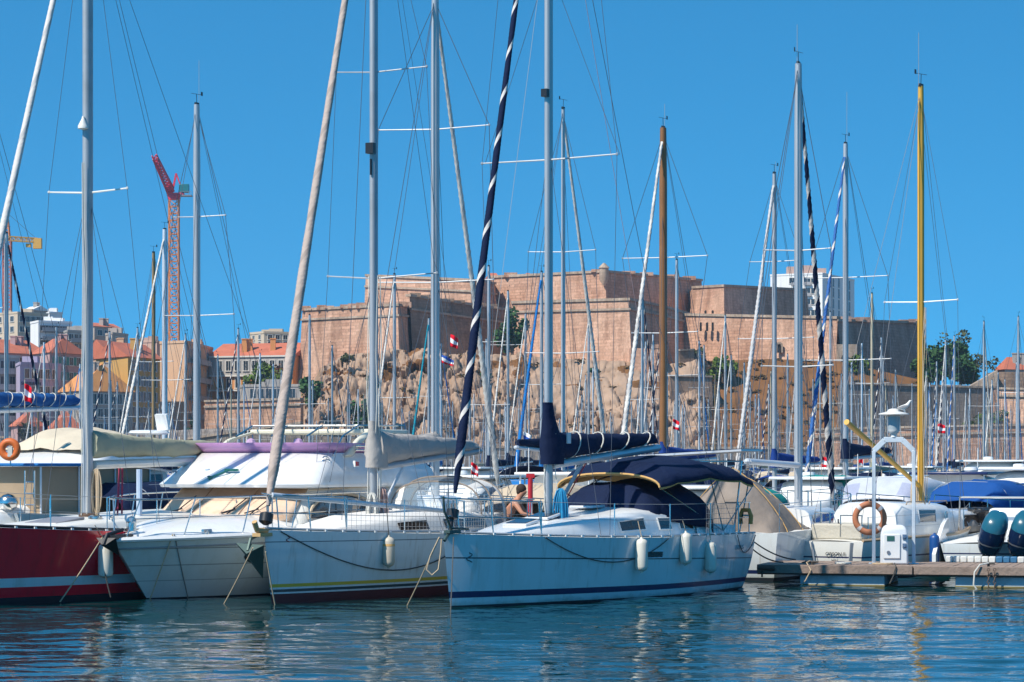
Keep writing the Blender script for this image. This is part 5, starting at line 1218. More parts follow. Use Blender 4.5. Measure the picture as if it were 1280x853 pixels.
# life ring
p=dk(2.0-.36,.9,ZD)+Vector((0,-.02,1.02)); p=P(1087,648,53.95); e=empty('life_ring',p,0,'faded orange life ring with white bands hanging on the left leg of the lamp gantry','life ring')
m=MB(); m.torus((0,0,0),.29,.062,(.12,1,0),40,12,0); m.build('ring',orange_f,e)
for a in (.8,2.4,3.95,5.5):
    m=MB(); q=Vector((.12,1,0)).to_track_quat('Z','Y').to_matrix(); rings=[]
    for k in range(5):
        b=a+(k-2)*.06; rings.append([q@Vector(((.29+.066*math.cos(c))*math.cos(b),(.29+.066*math.cos(c))*math.sin(b),.066*math.sin(c))) for c in [2*math.pi*j/12 for j in range(12)]])
    m.loft(rings); m.build('band',M('band_grey_white',(.55,.52,.5),.7),e)
m=MB(); m.tube([(-.0,-.07,.33),(-.02,.0,.38),(0,.05,.30)],.01,5); m.build('hanging_cord',rope,e)
# service pedestal
p=dk(2.66,.75,ZD); e=empty('service_pedestal',p,ang+.15,'white plastic power and water pedestal standing in the lamp gantry','utility box')
m=MB(); m.loft([[Vector((x*k,y*k2,z)) for x,y in ((-.28,-.2),(.28,-.2),(.28,.2),(-.28,.2))] for z,k,k2 in ((0,1,1),(.6,.97,.95),(.74,.85,.85),(.80,.6,.6))],0,True,True,True); m.build('housing',M('plastic_white',(.66,.68,.70),.45,dirt=(.4,.38,.35),damt=.4),e,bevel=.06)
m=MB(); m.bx(-.22,.12,-.225,-.19,.12,.62); o=m.build('front_panel',M('plastic_panel',(.74,.74,.73),.4),e,bevel=.02)
m=MB(); m.bx(-.15,-.0,-.235,-.22,.48,.58); m.build('meter_window',M('display_green',(.04,.12,.10),.2),o)
m=MB(); m.lathe([(.035,0),(.035,.02)],(-.12,-.225,.25),14,axis=(0,-1,0)); m.build('lock',M('metal_grey',(.25,.25,.27),.4,metal=.5),o)
for z in (.56,.38): m=MB(); m.bx(.16,.24,-.22,-.19,z-.04,z+.05); m.lathe([(.03,0),(.025,.03)],(.2,-.22,z),10,axis=(0,-1,0)); m.build('socket',M('socket_blue',(.10,.16,.26),.4),e)
# ropes and chains lying on the dock
def dline(pts,r,mat,lab,name='dock_rope',cat='rope'): line(name,[dk(*p) for p in pts],r,mat,lab,cat,'ropes on the dock')
dline([(1.05,.1,ZD+.08),(1.0,.0,ZD+.05),(1.1,-.08,ZD-.1),(1.0,-.1,ZD-.3),(.9,-.09,ZD-.42)],.013,rope,'tan rope end hanging over the dock edge at its first cleat')
dline([(1.0+.14*math.cos(a)*(1-a/26),.2+.1*math.sin(a),ZD+.03+.002*a) for a in [k*.5 for k in range(34)]],.016,roped,'dark coil of rope lying on the dock by its first cleat')
dline([(1.7+.16*math.cos(a),.25+.12*math.sin(a),ZD+.02+.002*a) for a in [k*.5 for k in range(34)]],.014,ropew,'pale coil of rope at the foot of the lamp gantry')
dline([(2.5+.20*math.cos(a),.2+.08*math.sin(a),ZD+.02+.002*a) for a in [k*.5 for k in range(26)]],.014,rope,'tan coil of rope before the white pedestal')
dline([(2.75,.1,ZD+.05),(2.8,-.08,ZD-.02),(2.75,-.09,ZD-.2),(2.68,-.09,ZD-.35)],.014,roped,'dark rope hanging over the dock edge right of the white pedestal')
dline([(4.6,.1,ZD+.07),(4.45,-.09,ZD+.04),(4.35,-.12,ZD-.1),(4.33,-.12,ZD-.35),(4.4,-.12,ZD-.45),(4.42,-.1,-.1)],.017,ropew,'thick white rope looped over the dock edge at the right')
for x,lab in ((4.62,'rusty mooring chain hanging from the dock, left one of two'),(4.74,'rusty mooring chain hanging from the dock, right one of two')):
    m=MB()
    for k in range(11): m.torus((0,0,-.05-k*.062),.026,.009,(1,0,0) if k%2 else (0,1,0),10,5)
    o=m.build('mooring_chain',M('rust_chain',(.12,.08,.06),.8,var=.4)); o.location=dk(x,-.12,ZD); tag(o,lab,'chain','mooring chains')
a=world(B4,(-4.55,1.05,1.05)); b=dk(.75,.15,ZD+.1)
for k,(off,lab) in enumerate(((0,'black stern line from the nearest boat down to the dock cleat, upper one'),(.25,'black stern line from the nearest boat to the dock, lower one'))): line('stern_line',sagline(a-Vector((0,0,off*.6)),b-Vector((off,0,off*.2)),.10),.015,black,lab,'mooring line')
m=MB(); m.tube([(0,0,0),(.35,0,-.02)],[.05,.06],10); m.tube([(.1,0,.05),(.1,0,-.2)],.02,6); o=m.build('dock_roller',M('rust_steel',(.12,.07,.05))); o.location=dk(.02,-.14,ZD-.05); tag(o,'rusty roller fitting at the left end of the dock by the nearest stern','dock fitting')
# ================================================================ generic boats
def simple_sail(e,L=9.5,B=3.1,hm=None,stripe=navyp,mm=alu,cover=navyc,jib=(sailw,sailw),spr=((.45,1.1),(.72,.8)),Zm=12.,hood=navyc,J=3.7,detail=1,mw=.15,vane=True,arch=None,jt=2,jr=.075,wr=.008,boomz=2.4,ant=0,ccol=.1,smat=None):
    """low detail moored sailing boat; masthead at Zm"""
    H=Hull(L,B,1.25,1.05,1.0,rake=.6,srake=.15,st=.72)
    H.build(e,[blackaf,hm or hullw,stripe],[(.06,.06,0),(.14,.14,1),(.22,.22,2),(None,None,1)],nt=18)
    dm=MB()
    def fn(u,v): z=H.zs(u); h=max(0,H.hb(u,z)-.03); y=v*2-1; return (H.x(u,z),y*h,z-.02+.05*(1-y*y)*min(1,h))
    dm.grid(fn,12,4); dm.build('deck',deckw,e)
    xm=L/2-J-.1
    cb=Cabin([(-L*.18,B*.34,.42,1.02),(xm-.5,B*.32,.42,1.03),(xm+.8,B*.24,.28,1.08),(xm+1.8,B*.14,.03,1.14)]); cb.build(e,white)
    cb.window(e,-L*.15,xm-.4,glassd,1,.3,.7,n=3); cb.window(e,-L*.15,xm-.4,glassd,-1,.3,.7,n=3); 
    mast(e,xm,1.3,Zm,mw,mw*1.35,mm)
    pl=[]
    for f,hw in spr: spreader_pair(e,xm,Zm*f,hw,smat or alud,.12,.03,.03 if not smat else .022); pl.append((Zm*f,hw))
    if detail:
        m=MB(); t=H.t_at(xm-.2)
        for sd in (1,-1):
            prev=H.sheer(t,sd,-.1,0)
            for z,hw in pl: q=Vector((xm-.12,sd*hw,z+.03)); m.seg(prev,q,wr,4); prev=q
            m.seg(prev,(xm,0,Zm*.985),wr,4); m.seg(H.sheer(t-.04,sd,-.2,0),(xm,sd*.05,pl[0][0] if pl else Zm*.6),wr,4)
        m.seg((-L/2+.2,0,1.05),(xm,0,Zm),wr,4); 
        if not jib: m.seg((L/2-.15,0,1.3),(xm,0,Zm),wr,4)
        rr=random.Random(int(Zm*100)+int(L*10))
        for k in range(3): m.seg((xm+rr.uniform(-.2,1.2),rr.uniform(-.3,.3),1.3),(xm+rr.uniform(-.1,.12),0,Zm*rr.choice((.7,.9,.97))),wr*.8,4)
        m.seg((-L*.36,0,boomz+.1),(xm-.08,0,Zm*.98),wr*.8,4)
        m.build('rigging',wire,e)
    if cover:
        boom(e,xm-.1,boomz,-L*.36,boomz+.12,.06,alul)
        sailcover(e,xm-.02,boomz+.05,-L*.35,boomz+.18,.46,.18,.3,cover,collar=ccol,wr=.04,seed=L)
    if jib:
        m=MB(); spiral_tube(m,(L/2-.15,0,1.55),(xm+.1,0,Zm*.965),jr,jr*.5,12,8,jt,sag=.04,seg=60); m.build('furled_jib',list(jib),e,ang=80)
    if hood:
        n4=10; arch_skin(e,'sprayhood',hood,[arch_pts(-L*.12,B*.33,1.3,1.5,n4),arch_pts(-L*.16,B*.36,1.2,1.95,n4),arch_pts(-L*.26,B*.38,1.15,1.98,n4)],.015)
    if arch:
        n4=10; arch_skin(e,'bimini_top',arch,[arch_pts(-L*.28,B*.4,1.95,2.25,n4,2.2),arch_pts(-L*.38,B*.42,2.0,2.4,n4,2.2),arch_pts(-L*.47,B*.4,1.95,2.25,n4,2.2)],.015)
        m=MB()
        for x in (-L*.29,-L*.46):
            for sd in (1,-1): m.seg((x,sd*B*.41,2.0),(-L*.4,sd*B*.36,1.05),.015,5)
        m.build('bimini_frame',steel,e)
    if vane: windex(e,xm,Zm,1,ant)
    m=MB()
    for sd in (1,-1):
        T=[.02,.25,.5,.75,.9,.98]; m.tube([H.sheer(t,sd,-.06,.6) for t in T],.01,4)
        for t in T: m.seg(H.sheer(t,sd,-.06,0),H.sheer(t,sd,-.06,.6),.012,4)
    m.build('guard_rail',steel,e)
    return xm
def place_by_mast(e,xm,px,Y,a,toward,s=1.):
    s_,c=math.sin(R(a)),math.cos(R(a)); b=Vector((-s_,-c,0)) if toward else Vector((s_,c,0))
    q=Vector(((px-640)*Y/F,Y,0))-b*xm*s; e.location=q; e.rotation_euler=(0,0,math.atan2(b.y,b.x)); e.scale=(s,s,s)
def named(px,topy,Y,a,toward,label,**k):
    e=empty('sailboat',(0,0,0),0,label,'sailing boat','sailing boats moored beyond the first row'); Zm=CH+(HZ-topy)*Y/F
    s=k.pop('s',None) or clamp(Zm/12.,.8,1.15); xm=simple_sail(e,Zm=Zm/s,**k); place_by_mast(e,xm,px,Y,a,toward,s); return e
jw=(M('sail_offwhite',(.62,.60,.56),.8,var=.1),M('sail_grey',(.45,.44,.43),.8)); jn=(navyc,sailw); jb=(M('sail_uv_blue',(.04,.13,.36),.8,spec=.2),sailw); jbb=(M('sail_uv_bright_blue',(.01,.16,.45),.8,spec=.2),M('sail_uv_bright_blue2',(.01,.13,.38),.8,spec=.2)); jt_=(M('sail_uv_teal',(.01,.22,.30),.8,spec=.2),)*2; jg=(M('sail_pale_grey',(.50,.49,.49),.8),M('sail_grey',(.45,.44,.43)))
named(544,-8,67,20,False,'sailing boat with a very tall pale grey mast just left of the navy furled sail',jib=jw,mw=.19,spr=((.49,1.45),(.76,1.35)),s=1.12,jr=.09,cover=grey_c,hood=None,J=4.2,vane=False)
named(704,136,97,22,False,'sailing boat whose white furled jib slants right from behind the nearest mast',jib=jw,spr=((.42,1.2),(.66,1.1)),s=1.2,jr=.09,mw=.125,J=4.2)
named(829,160,78,24,True,'sailing boat with a brown varnished wooden mast and white furled jib',mm=woodv,jib=jw,jt=4,mw=.22,spr=((.51,1.0),(.69,1.3)),ant=.7,cover=bluec,jr=.09)
named(846,325,122,20,True,'sailing boat with slim grey mast right beside the wooden mast',jib=None,spr=((.55,1.),))
named(803,362,140,20,False,'sailing boat with navy furled jib leaning right, left of the wooden mast',jib=jn,spr=((.5,1.),))
named(677,340,110,22,True,'sailing boat with bright blue furled jib leaning left behind the nearest mast',jib=jbb,jr=.11,cover=bluel,spr=((.55,1.1),))
named(968,217,84,26,True,'sailing boat with weathered mast and pale grey furled jib leaning left of the paired masts',mm=alud,jib=jg,jr=.10,spr=((.55,1.3),(.76,.9)),cover=bluec,ant=.4,vane=True)
named(1057,180,88,26,True,'sailing boat with blue and white striped furled jib crossing the black one',jib=jb,jt=2,jr=.085,spr=((.45,1.4),(.66,1.3)),cover=navyc,mw=.17,ant=1.6)
named(1090,367,118,20,True,'sailing boat with short beige mast left of the mustard yellow mast',mm=M('mast_beige',(.48,.42,.30),.6),jib=None,spr=((.6,.9),),cover=khaki)
named(1182,425,188,22,True,'distant sailing boat with white jib before the dark trees, left one of a pair',jib=jw,spr=((.5,1.),))
named(1193,420,176,18,True,'distant sailing boat before the dark trees, right one of a pair',jib=jb,spr=((.45,1.),(.7,.8)))
named(1230,402,140,20,False,'sailing boat with lone tall slim mast before the stone ramp, white jib leaning right',jib=jw,spr=((.55,1.),))
named(1273,396,150,20,True,'sailing boat with a mast nearest the right edge of the picture',jib=None,spr=((.6,1.1),))
named(246,131,72,22,True,'sailing boat with thick grey mast right of the red crane',jib=None,mm=alu,mw=.175,spr=((.53,1.05),(.75,.8)),cover=bluec,ant=1.2,hood=navyc)
named(206,287,96,22,True,'sailing boat with pale mast and white furled jib leaning far left beside the crane tower',jib=jw,J=4.2,spr=((.5,1.1),),mw=.2,ant=.2,mm=alul,jr=.09)
named(192,316,104,22,True,'sailing boat with brown wooden mast between the crane tower and its neighbour',jib=None,mm=M('mast_dull_brown',(.28,.19,.09),.6),spr=((.6,.9),))
named(8,292,84,22,False,'sailing boat with pale mast and navy furled jib leaning right at the left edge',jib=jn,J=4.,spr=((.48,1.3),),jr=.09)
named(493,343,112,18,True,'sailing boat with slim blue grey mast right of the yellow striped boat mast',jib=jw,jr=.08,spr=((.5,1.),))
named(611,333,118,18,True,'sailing boat with thin mast before the keep, left of the blue furled jib',jib=None,spr=((.45,1.),(.7,.8)))
named(635,364,150,18,True,'sailing boat with thin mast beside the dark shrub of the fort',jib=jw,spr=((.75,1.1),))
named(536,398,130,20,True,'sailing boat with teal furled jib leaning left before the cliff',jib=jt_,jr=.11,spr=((.6,1.),))
named(387,394,132,20,True,'sailing boat with slim mast at the left foot of the cliff',jib=None,spr=((.55,1.),))
named(298,411,140,20,True,'sailing boat with navy furled jib leaning left before the orange building',jib=jn,spr=((.5,1.),))
named(1038,150+240,125,20,True,'sailing boat with slim grey mast between the two striped furled jibs',jib=None,spr=((.55,1.1),),mm=alud)
named(880,432,175,20,True,'sailing boat with slim mast in front of the olive bush of the bastion tower',jib=None,spr=((.6,1.),),mm=alud)
# ---------------------------------------------------------------- beige tented boat
e=empty('sailboat',(0,0,0),0,'sailing boat with taupe cockpit tent and navy striped jib right of the nearest boat','sailing boat')
Zm=CH+(HZ-80)*61.6/F
xm=simple_sail(e,L=10.2,B=3.2,jib=jn,jt=3,jr=.095,cover=None,hood=None,Zm=Zm,spr=((.40,.85),(.63,.80)),mw=.19,J=3.6,ant=.9); place_by_mast(e,xm,998,61.6,20,False)
n4=16
arch_skin(e,'cockpit_tent',tauc,[arch_pts(-4.98,1.0,.9,.98,n4,1.25),arch_pts(-4.85,1.05,.9,1.7,n4,1.25),arch_pts(-4.4,1.2,.92,2.32,n4,1.25),arch_pts(-3.2,1.25,.95,2.1,n4,1.25),arch_pts(-2.3,1.15,1.0,1.6,n4,1.25),arch_pts(-2.0,1.0,1.05,1.2,n4,1.25)],.02,wr=.12)
m=MB(); [m.tube([p+Vector((0,0,.02)) for p in arch_pts(x,w,.94,z,n4,1.25)],.010,5) for x,w,z in ((-4.4,1.21,2.34),(-3.2,1.26,2.12))]; m.build('tent_seam',tanc,e)
boom(e,xm-.1,2.42,-3.2,2.5,.07,alul)
m=MB(); m.torus((xm-.0,-.0,10.4),.0,.0) if False else m.box((xm+.15,0,9.8),(.12,.1,.2)); m.build('steaming_light',black,e)
# ---------------------------------------------------------------- mustard masted boat at the dock
e=empty('motorsailer',(0,0,0),0,'small ivory motorsailer moored stern to the dock, with mustard yellow mast and boom','sailing boat')
L=7.4;B=2.5; H=Hull(L,B,1.15,.86,.80,rake=.7,srake=.1,st=.62,flare=.2)
H.build(e,[blackaf,M('hull_ivory',(.66,.66,.62),.3,dirt=(.4,.35,.25),damt=.4),navyp],[(.08,.08,0),(.45,.5,1),(.48,.53,2),(None,None,1)]); H.deck(e,white2); H.rail(e,M('gunwale_tan',(.45,.32,.2),.6),.035,.05)
ym=0.95; 
cb=Cabin([(-2.0,.78,.62,.84),(-1.7,.86,.72,.84),(ym-.3,.86,.66,.86),(ym+.1,.84,.50,.87),(2.7,.74,.44,.92),(3.2,.45,.04,.98)]); cb.build(e,white); cb.window(e,ym+.55,2.6,glassb,-1,.25,.84,fr=alul); cb.window(e,ym+.35,2.2,glassb,1,.28,.8,fr=alul); cb.window(e,-1.0,-.1,glassb,-1,.45,.85,fr=alul)
m=MB(); m.lathe([(.0,0),(.09,.01),(.09,.02)],(.35,-.87,1.3),12,axis=(0,-1,0)); m.build('porthole',M('porthole_blue',(.05,.2,.3),.2),e)
Zy=CH+(HZ-108)*60/F; mast(e,ym,1.2,Zy,.15,.19,yellowm,rake=.0)
spreader_pair(e,ym,CH+(HZ-378)*60/F,.9,alul,.0,.03); windex(e,ym,Zy,1,1.2)
for sd in (1,-1):
    t=H.t_at(ym-.2); stay(e,H.sheer(t,sd,-.05,0),(ym,sd*.9,6.15),name='shroud'); stay(e,(ym,sd*.9,6.15),(ym,0,Zy-.2),name='shroud'); stay(e,H.sheer(t-.06,sd,-.05,0),(ym,0,6),name='lower_shroud')
    stay(e,(3.5,0,1.2),(ym,sd*.04,Zy-.3),name='forestay'); stay(e,(-3.5,sd*.6,.9),(ym,0,Zy-.1),name='backstay')
m=MB(); m.tube([(ym-.1,0,1.95),(-2.9,0,3.35)],[.05,.065],10); m.build('boom',yellowm,e)
coil(e,ym-.1,.12,2.1,.9,.12,rope,12,12); lines_at_mast(e,ym,1.3,6,rope,3,.12,6)
stanchions(e,H,(.03,.25,.45,.65,.85),.5)
m=MB(); [m.tube([(x0,-.80,1.56),(x0+.05,-.80,1.62),(x1-.05,-.80,1.62),(x1,-.80,1.56)],.014,5) for x0,x1 in ((-1.6,-.6),(-.4,.6))]; m.build('handrail',woodt,e)
m=MB(); m.box((-2.75,0,1.0),(1.3,1.2,.34)); m.build('cockpit_box',M('canvas_stone',(.46,.43,.36),.8,bump=.4),e,bevel=.04)
for y in (-.52,.42): m=MB(); m.bar((H.pt(0,.8,1).x-.03,y,.78),(H.pt(0,.2,1).x-.05,y*.85,.12),.07,.03); m.build('rudder_strut',alud,e)
m=MB(); m.ell((-3.2,.5,1.0),(.10,.10,.13),0,10); m.build('deck_lamp',M('lamp_amber',(.6,.35,.05)),e); m=MB(); m.box((-3.25,-.3,.98),(.25,.3,.22)); m.tube([(-3.3,-.1,.9),(-3.3,0,1.2),(-3.1,.1,1.25)],.02,6); m.build('winch_gear',M('gear_dark',(.1,.1,.1),.5,metal=.5),e)
m=MB(); m.tube([(-3.4,-.6,.9),(-3.4,-.6,1.35),(-3.4,-.1,1.35),(-3.4,-.1,.9)],.016,6); m.tube([(-3.3,.2,.9),(-3.3,.2,1.4),(-2.6,.9,1.4),(-2.6,.9,.9)],.016,6); m.build('stern_rail',steel,e)
place_by_mast(e,ym,1151,60,33,False); EY=e
q=H.pt(0,.55,-1); lettering(e,'ORSON II',.11,(q.x-.03,.10,.50),(0,-1,0),black,'stern_name'); lettering(e,'MRS',.09,(q.x-.03,-.04,.36),(0,-1,0),black,'stern_port')
# ---------------------------------------------------------------- motor boats
def mboat(px,Y,a,toward,label,L=7,B=2.6,hm=None,cover=None,cab=None,zt=1.9,stripe=navyp,name='motorboat',cw=None,rail=True,fb=1.05,panes=None,group=None,kind='tent',roofm=None,p=3.4):
    e=empty(name,(0,0,0),0,label,'motorboat',group); H=Hull(L,B,fb+.15,fb-.05,fb-.12,rake=.8,srake=-.1,st=.88,tm=.5,flare=.2,pw=2.2)
    H.build(e,[blackaf,hm or hullw,stripe],[(.05,.05,0),(.5,.6,1),(.53,.63,2),(None,None,1)],nt=18); H.deck(e,cw or deckw); n4=10
    if cab is not None or kind=='cabin':
        c=Cabin([(-L*.1,B*.40,zt-fb-.1 if kind=='cabin' else .45,fb),(L*.12,B*.38,zt-fb-.15 if kind=='cabin' else .45,fb),(L*.24,B*.32,.30,fb+.03),(L*.38,B*.18,.05,fb+.08)]); c.build(e,cab or white); c.window(e,-L*.08,L*.12,glassd,1,.5,.82,n=3); c.window(e,-L*.08,L*.12,glassd,-1,.5,.82,n=3)
        if kind=='cabin':
            for k_ in (-1,1): c.window(e,L*.135,L*.22,glassd,k_,.35,.8,n=2)
        m=MB(); m.tube([(-L*.2,B*.3,zt),(-L*.2,B*.3,zt+.7)],.012,5); m.build('antenna',white,e) if kind=='cabin' else None; m=MB(); m.lathe([(.2,0),(.22,.04),(.2,.12),(.1,.14)],(L*.02,-.3,zt+.02),12); m.build('radar_dome',white,e) if kind=='cabin' else None
        m=MB(); w,h,z=c.g(L*.125); m.add([(L*.125+.05,w*.85,z+h*.92),(L*.125+.05,-w*.85,z+h*.92),(L*.20,-w*.8,z+h*.55),(L*.20,w*.8,z+h*.55)],[(0,1,2,3)]); m.build('windscreen',glassd,e,solid=.02)
    if kind=='cabin':
        m=MB(); m.box((-L*.02,0,zt-.03),(L*.40,B*.9,.09)); m.build('roof',roofm or white,e,bevel=.03)
        m=MB(); [m.seg((-L*.2,sd*B*.4,fb),(-L*.2,sd*B*.4,zt-.05),.03,6) for sd in (1,-1)]; m.build('roof_post',white,e)
    if cover:
        z0=fb; n4=14; A=[arch_pts(L*.16,B*.36,z0,z0+.45,n4,p),arch_pts(L*.06,B*.42,z0-.02,zt,n4,p),arch_pts(-L*.2,B*.45,z0-.04,zt+.03,n4,p),arch_pts(-L*.44,B*.44,z0-.06,zt-.1,n4,p),arch_pts(-L*.47,B*.42,z0-.06,z0+.1,n4,p)]
        if panes: arch_skin(e,'canopy',None,A,.015,mats=[cover,panes],mf=lambda i,j:1 if i in (1,2,3) and j in (3,4,5,8,9,10) else 0,wr=.03)
        else: arch_skin(e,'canopy',cover,A,.015,wr=.08)
        m=MB(); [m.tube([p+Vector((0,0,.012)) for p in r],.014,5) for r in A[1:4]]; m.tube([r[5] for r in A[:4]],.008,4); m.build('canopy_frame',alud if random.random()<.5 else white,e)
    if rail:
        m=MB()
        for sd in (1,-1):
            T=[.45,.6,.75,.88,.97]; m.tube([H.sheer(t,sd,-.08,.5) for t in T],.013,5); [m.seg(H.sheer(t,sd,-.08,0),H.sheer(t,sd,-.08,.5),.013,5) for t in T]
        m.build('bow_rail',steel,e)
    s_,c=math.sin(R(a)),math.cos(R(a)); b=Vector((-s_,-c,0)) if toward else Vector((s_,c,0)); e.location=Vector(((px-640)*Y/F,Y,0)); e.rotation_euler=(0,0,math.atan2(b.y,b.x)); return e
def cowl(e,x,y,z,ti=.5,s=1.,ro=0):
    Rm=Matrix.Rotation(ro,3,'X')@Matrix.Rotation(ti,3,'Y'); o0=Vector((x,y,z))
    def sec(zz,l,w,dx=0): return [o0+Rm@Vector((dx+l*math.copysign(abs(math.cos(q))**.75,math.cos(q))*s,w*math.copysign(abs(math.sin(q))**.75,math.sin(q))*s,zz*s)) for q in [2*math.pi*k/18 for k in range(18)]]
    c=MB(); c.loft([sec(0,.20,.15),sec(.1,.27,.19),sec(.30,.31,.21),sec(.44,.31,.205)],0,True,True,True); eng=c.build('outboard_engine',navyb,e)
    c=MB(); c.loft([sec(.445,.31,.205),sec(.56,.27,.185),sec(.64,.20,.14),sec(.665,.1,.08)],0,True,True,True); c.build('cowl_top',tealb,eng)
    c=MB(); c.loft([sec(-.55,.08,.05),sec(-.0,.13,.09)],0,True,True,True); c.build('outboard_leg',black,eng)
    c=MB(); c.loft([sec(.20,.315,.214),sec(.225,.318,.216)],0,True); c.build('cowl_stripe',M('metal_grey',(.25,.25,.27)),eng)
# twin outboard boat at the dock
e=mboat(1266,60.3,16,False,'white open motorboat with two big navy and teal outboards at the right edge',L=7.6,B=2.7,fb=.85,rail=False,cab=None,kind='x')
for y in (-.12,.50): cowl(e,-4.2,-y,.60,-.38,1.32,.28)
m=MB(); m.loft([[Vector((x,y*1.05,.95+z)) for y in (-1,-.6,.6,1)] for x,z in ((.6,0),(.2,.5))],closed=False); m.build('windscreen',glassd,e,solid=.02)
m=MB(); m.box((-.6,0,1.05),(.7,.9,.8)); m.build('console',white,e,bevel=.08)
m=MB(); m.tube([(-1.2,-1.1,.9),(-1.3,-1.05,1.7),(-1.3,1.05,1.7),(-1.2,1.1,.9)],.025,7); m.tube([(.2,-.8,1.3),(-1.3,-.8,1.7)],.02,6); m.build('targa_rail',steel,e)
for sd in (1,-1): m=MB(); m.loft([[Vector((-3.9+1.6*t,sd*(1.36-.1*t),.5+.75*math.sin(t*1.5))),Vector((-3.9+1.6*t,sd*(1.28-.1*t),.5+.75*math.sin(t*1.5))),Vector((-3.9+1.6*t,sd*(1.28-.1*t),.3)),Vector((-3.9+1.6*t,sd*(1.36-.1*t),.3))] for t in [k/8 for k in range(9)]],0,True,True,True); m.build('swept_quarter',white,e)
fender(1168,687,57.2,'blue cylindrical fender standing between the motorsailer and the dock edge bumpers',fendb,.62,.11)
GM='motorboats moored behind the dock'
mboat(1218,68,30,True,'motorboat with a royal blue canopy above the big outboards',cover=M('canvas_royal',(.01,.07,.26),.8,var=.2,bump=.4,spec=.2),L=6.5,zt=1.98,group=GM)
mboat(1200,79,22,False,'white pilothouse boat with a dark blue edged roof behind the blue canopy',kind='cabin',zt=2.2,L=7.5,roofm=navyp,group=GM)
mboat(1306,72,25,True,'large white cabin cruiser cut off by the right edge',kind='cabin',zt=2.35,L=8.5,B=3.2,fb=1.3,group=GM)
mboat(1205,62.8,28,False,'low motorboat under a grey tarpaulin behind the motorsailer',cover=M('canvas_dark_grey',(.22,.21,.20),.8,bump=.4,spec=.2),L=5.5,B=2.1,fb=.95,zt=1.35,rail=False,group=GM)
mboat(1108,72,22,True,'motorboat with a pale clear plastic enclosure behind the white pedestal',cover=M('vinyl_pale',(.50,.52,.56),.35,var=.2,sc_=3,bump=.6,bsc=3,spec=.6),panes=M('vinyl_lavender',(.36,.38,.48),.3,var=.2,bump=.4),p=5,L=7.5,zt=2.05,group=GM)
mboat(1152,84,22,True,'motorboat with a light blue canopy left of the pilothouse boat',cover=M('canvas_light_blue',(.16,.28,.42),.8,bump=.3),panes=M('vinyl_lavender',(.36,.38,.48)),p=5,L=7,zt=2.1,group=GM)
mboat(1110,64.5,22,False,'low boat with a dark red cover behind the life ring',cover=M('canvas_wine',(.12,.025,.03),.8,bump=.4),L=5.6,B=2.1,fb=.85,zt=1.35,rail=False,group=GM)
mboat(1036,66,25,True,'small boat with a turquoise cover left of the life ring',cover=M('canvas_turquoise',(.02,.26,.40),.7,bump=.4),L=5.2,B=2.1,fb=.72,zt=1.12,rail=False,group=GM)
mboat(1024,80,22,True,'white wheelhouse boat with teal green side curtains left of the life ring',cover=tealc,L=8,zt=2.05,roofm=white,kind='cabin',group=GM)
mboat(1075,92,22,True,'motorboat with dark blue cover behind the lamp gantry',cover=navyc,L=7,zt=2.1,group=GM)
mboat(1262,92,22,False,'white motorboat with flat roof beyond the blue canopy at the right',kind='cabin',zt=2.3,L=8,group=GM)
mboat(1245,112,20,True,'white flybridge boat with an orange brown mast base beyond the right hand boats',kind='cabin',zt=2.6,L=9,B=3.2,fb=1.2,roofm=white,group=GM)
# centre, between the yellow striped boat and the nearest boat
GC='motorboats seen between the nearest boats'
mboat(668,68,24,True,'motorboat with a tan canvas cover seen left of the nearest mast',cover=beigec,L=7,zt=1.9,group=GC)
mboat(718,76,22,False,'white pilothouse boat behind the nearest mast base',kind='cabin',zt=2.2,L=8,group=GC)
mboat(640,84,20,True,'motorboat with bright blue cover seen through the clear sprayhood',cover=bluel,L=7,zt=1.9,group=GC)
mboat(760,90,22,True,'motorboat with dark blue cover behind the dodger of the nearest boat',cover=navyc,L=8,zt=2.1,group=GC)
mboat(590,78,22,True,'white cabin boat behind the clear sprayhood',kind='cabin',zt=2.1,L=8,group=GC)
mboat(900,74,22,True,'boat with a turquoise canopy seen through the bimini of the nearest boat',cover=tealc,L=7,zt=1.8,group=GC)
mboat(850,66,22,True,'white motorboat seen under the bimini of the nearest boat',kind='cabin',zt=1.9,L=7,group=GC)
m=MB(); m.tube([(0,0,-.5),(0,0,.7)],.06,8); m.box((0,0,.75),(.2,.1,.1)); 
e=empty('outrigger_post',P(663,634,63),0,'red upright post standing left of the nearest mast','post'); m.build('post',redp,e)
# ---------------------------------------------------------------- left background boats
# pale flybridge yacht with tarpaulin
e=mboat(118,67,24,True,'large white flybridge yacht behind the red boat, with a cream tarpaulin on top','x' and 11,B=3.9,kind='cabin',zt=2.45,fb=1.5)
e['label']='large white flybridge yacht behind the red boat, cream tarpaulin and radar on top'
m=MB(); m.loft([ring(3.2,1.6,2.42,-3.5,front=1.2),ring(1.6,1.5,3.0,-3.5,front=.8),ring(1.4,1.45,3.0,-3.3,front=.8)],0,False); m.build('flybridge',white,e)
m=MB(); m.grid(lambda u,v:(lerp(2.4,-1.2,u),lerp(-1.3,1.3,v),2.8+.55*math.sin(u*3.1)**.6*(1-abs(v*2-1)**3)+.10*noise.noise(Vector((u*5,v*5,1)))),16,14); m.build('tarpaulin',M('canvas_cream',(.58,.50,.38),.9,bump=.6,bsc=4,spec=.1),e)
m=MB(); m.tube([(-2.6,0,2.9),(-2.6,0,3.25)],.1,8); m.lathe([(.45,3.22),(.55,3.26),(.5,3.32),(.2,3.34)],(-2.6,0,0),16); m.box((-2.7,.35,3.55),(.1,.35,.42),0,Matrix.Rotation(.3,3,'Y')); m.build('radar_mast',white,e)
lettering(e,'C. Jeanne',.2,(1.2,1.62,2.0),(-1,0,0),black,'name_lettering')
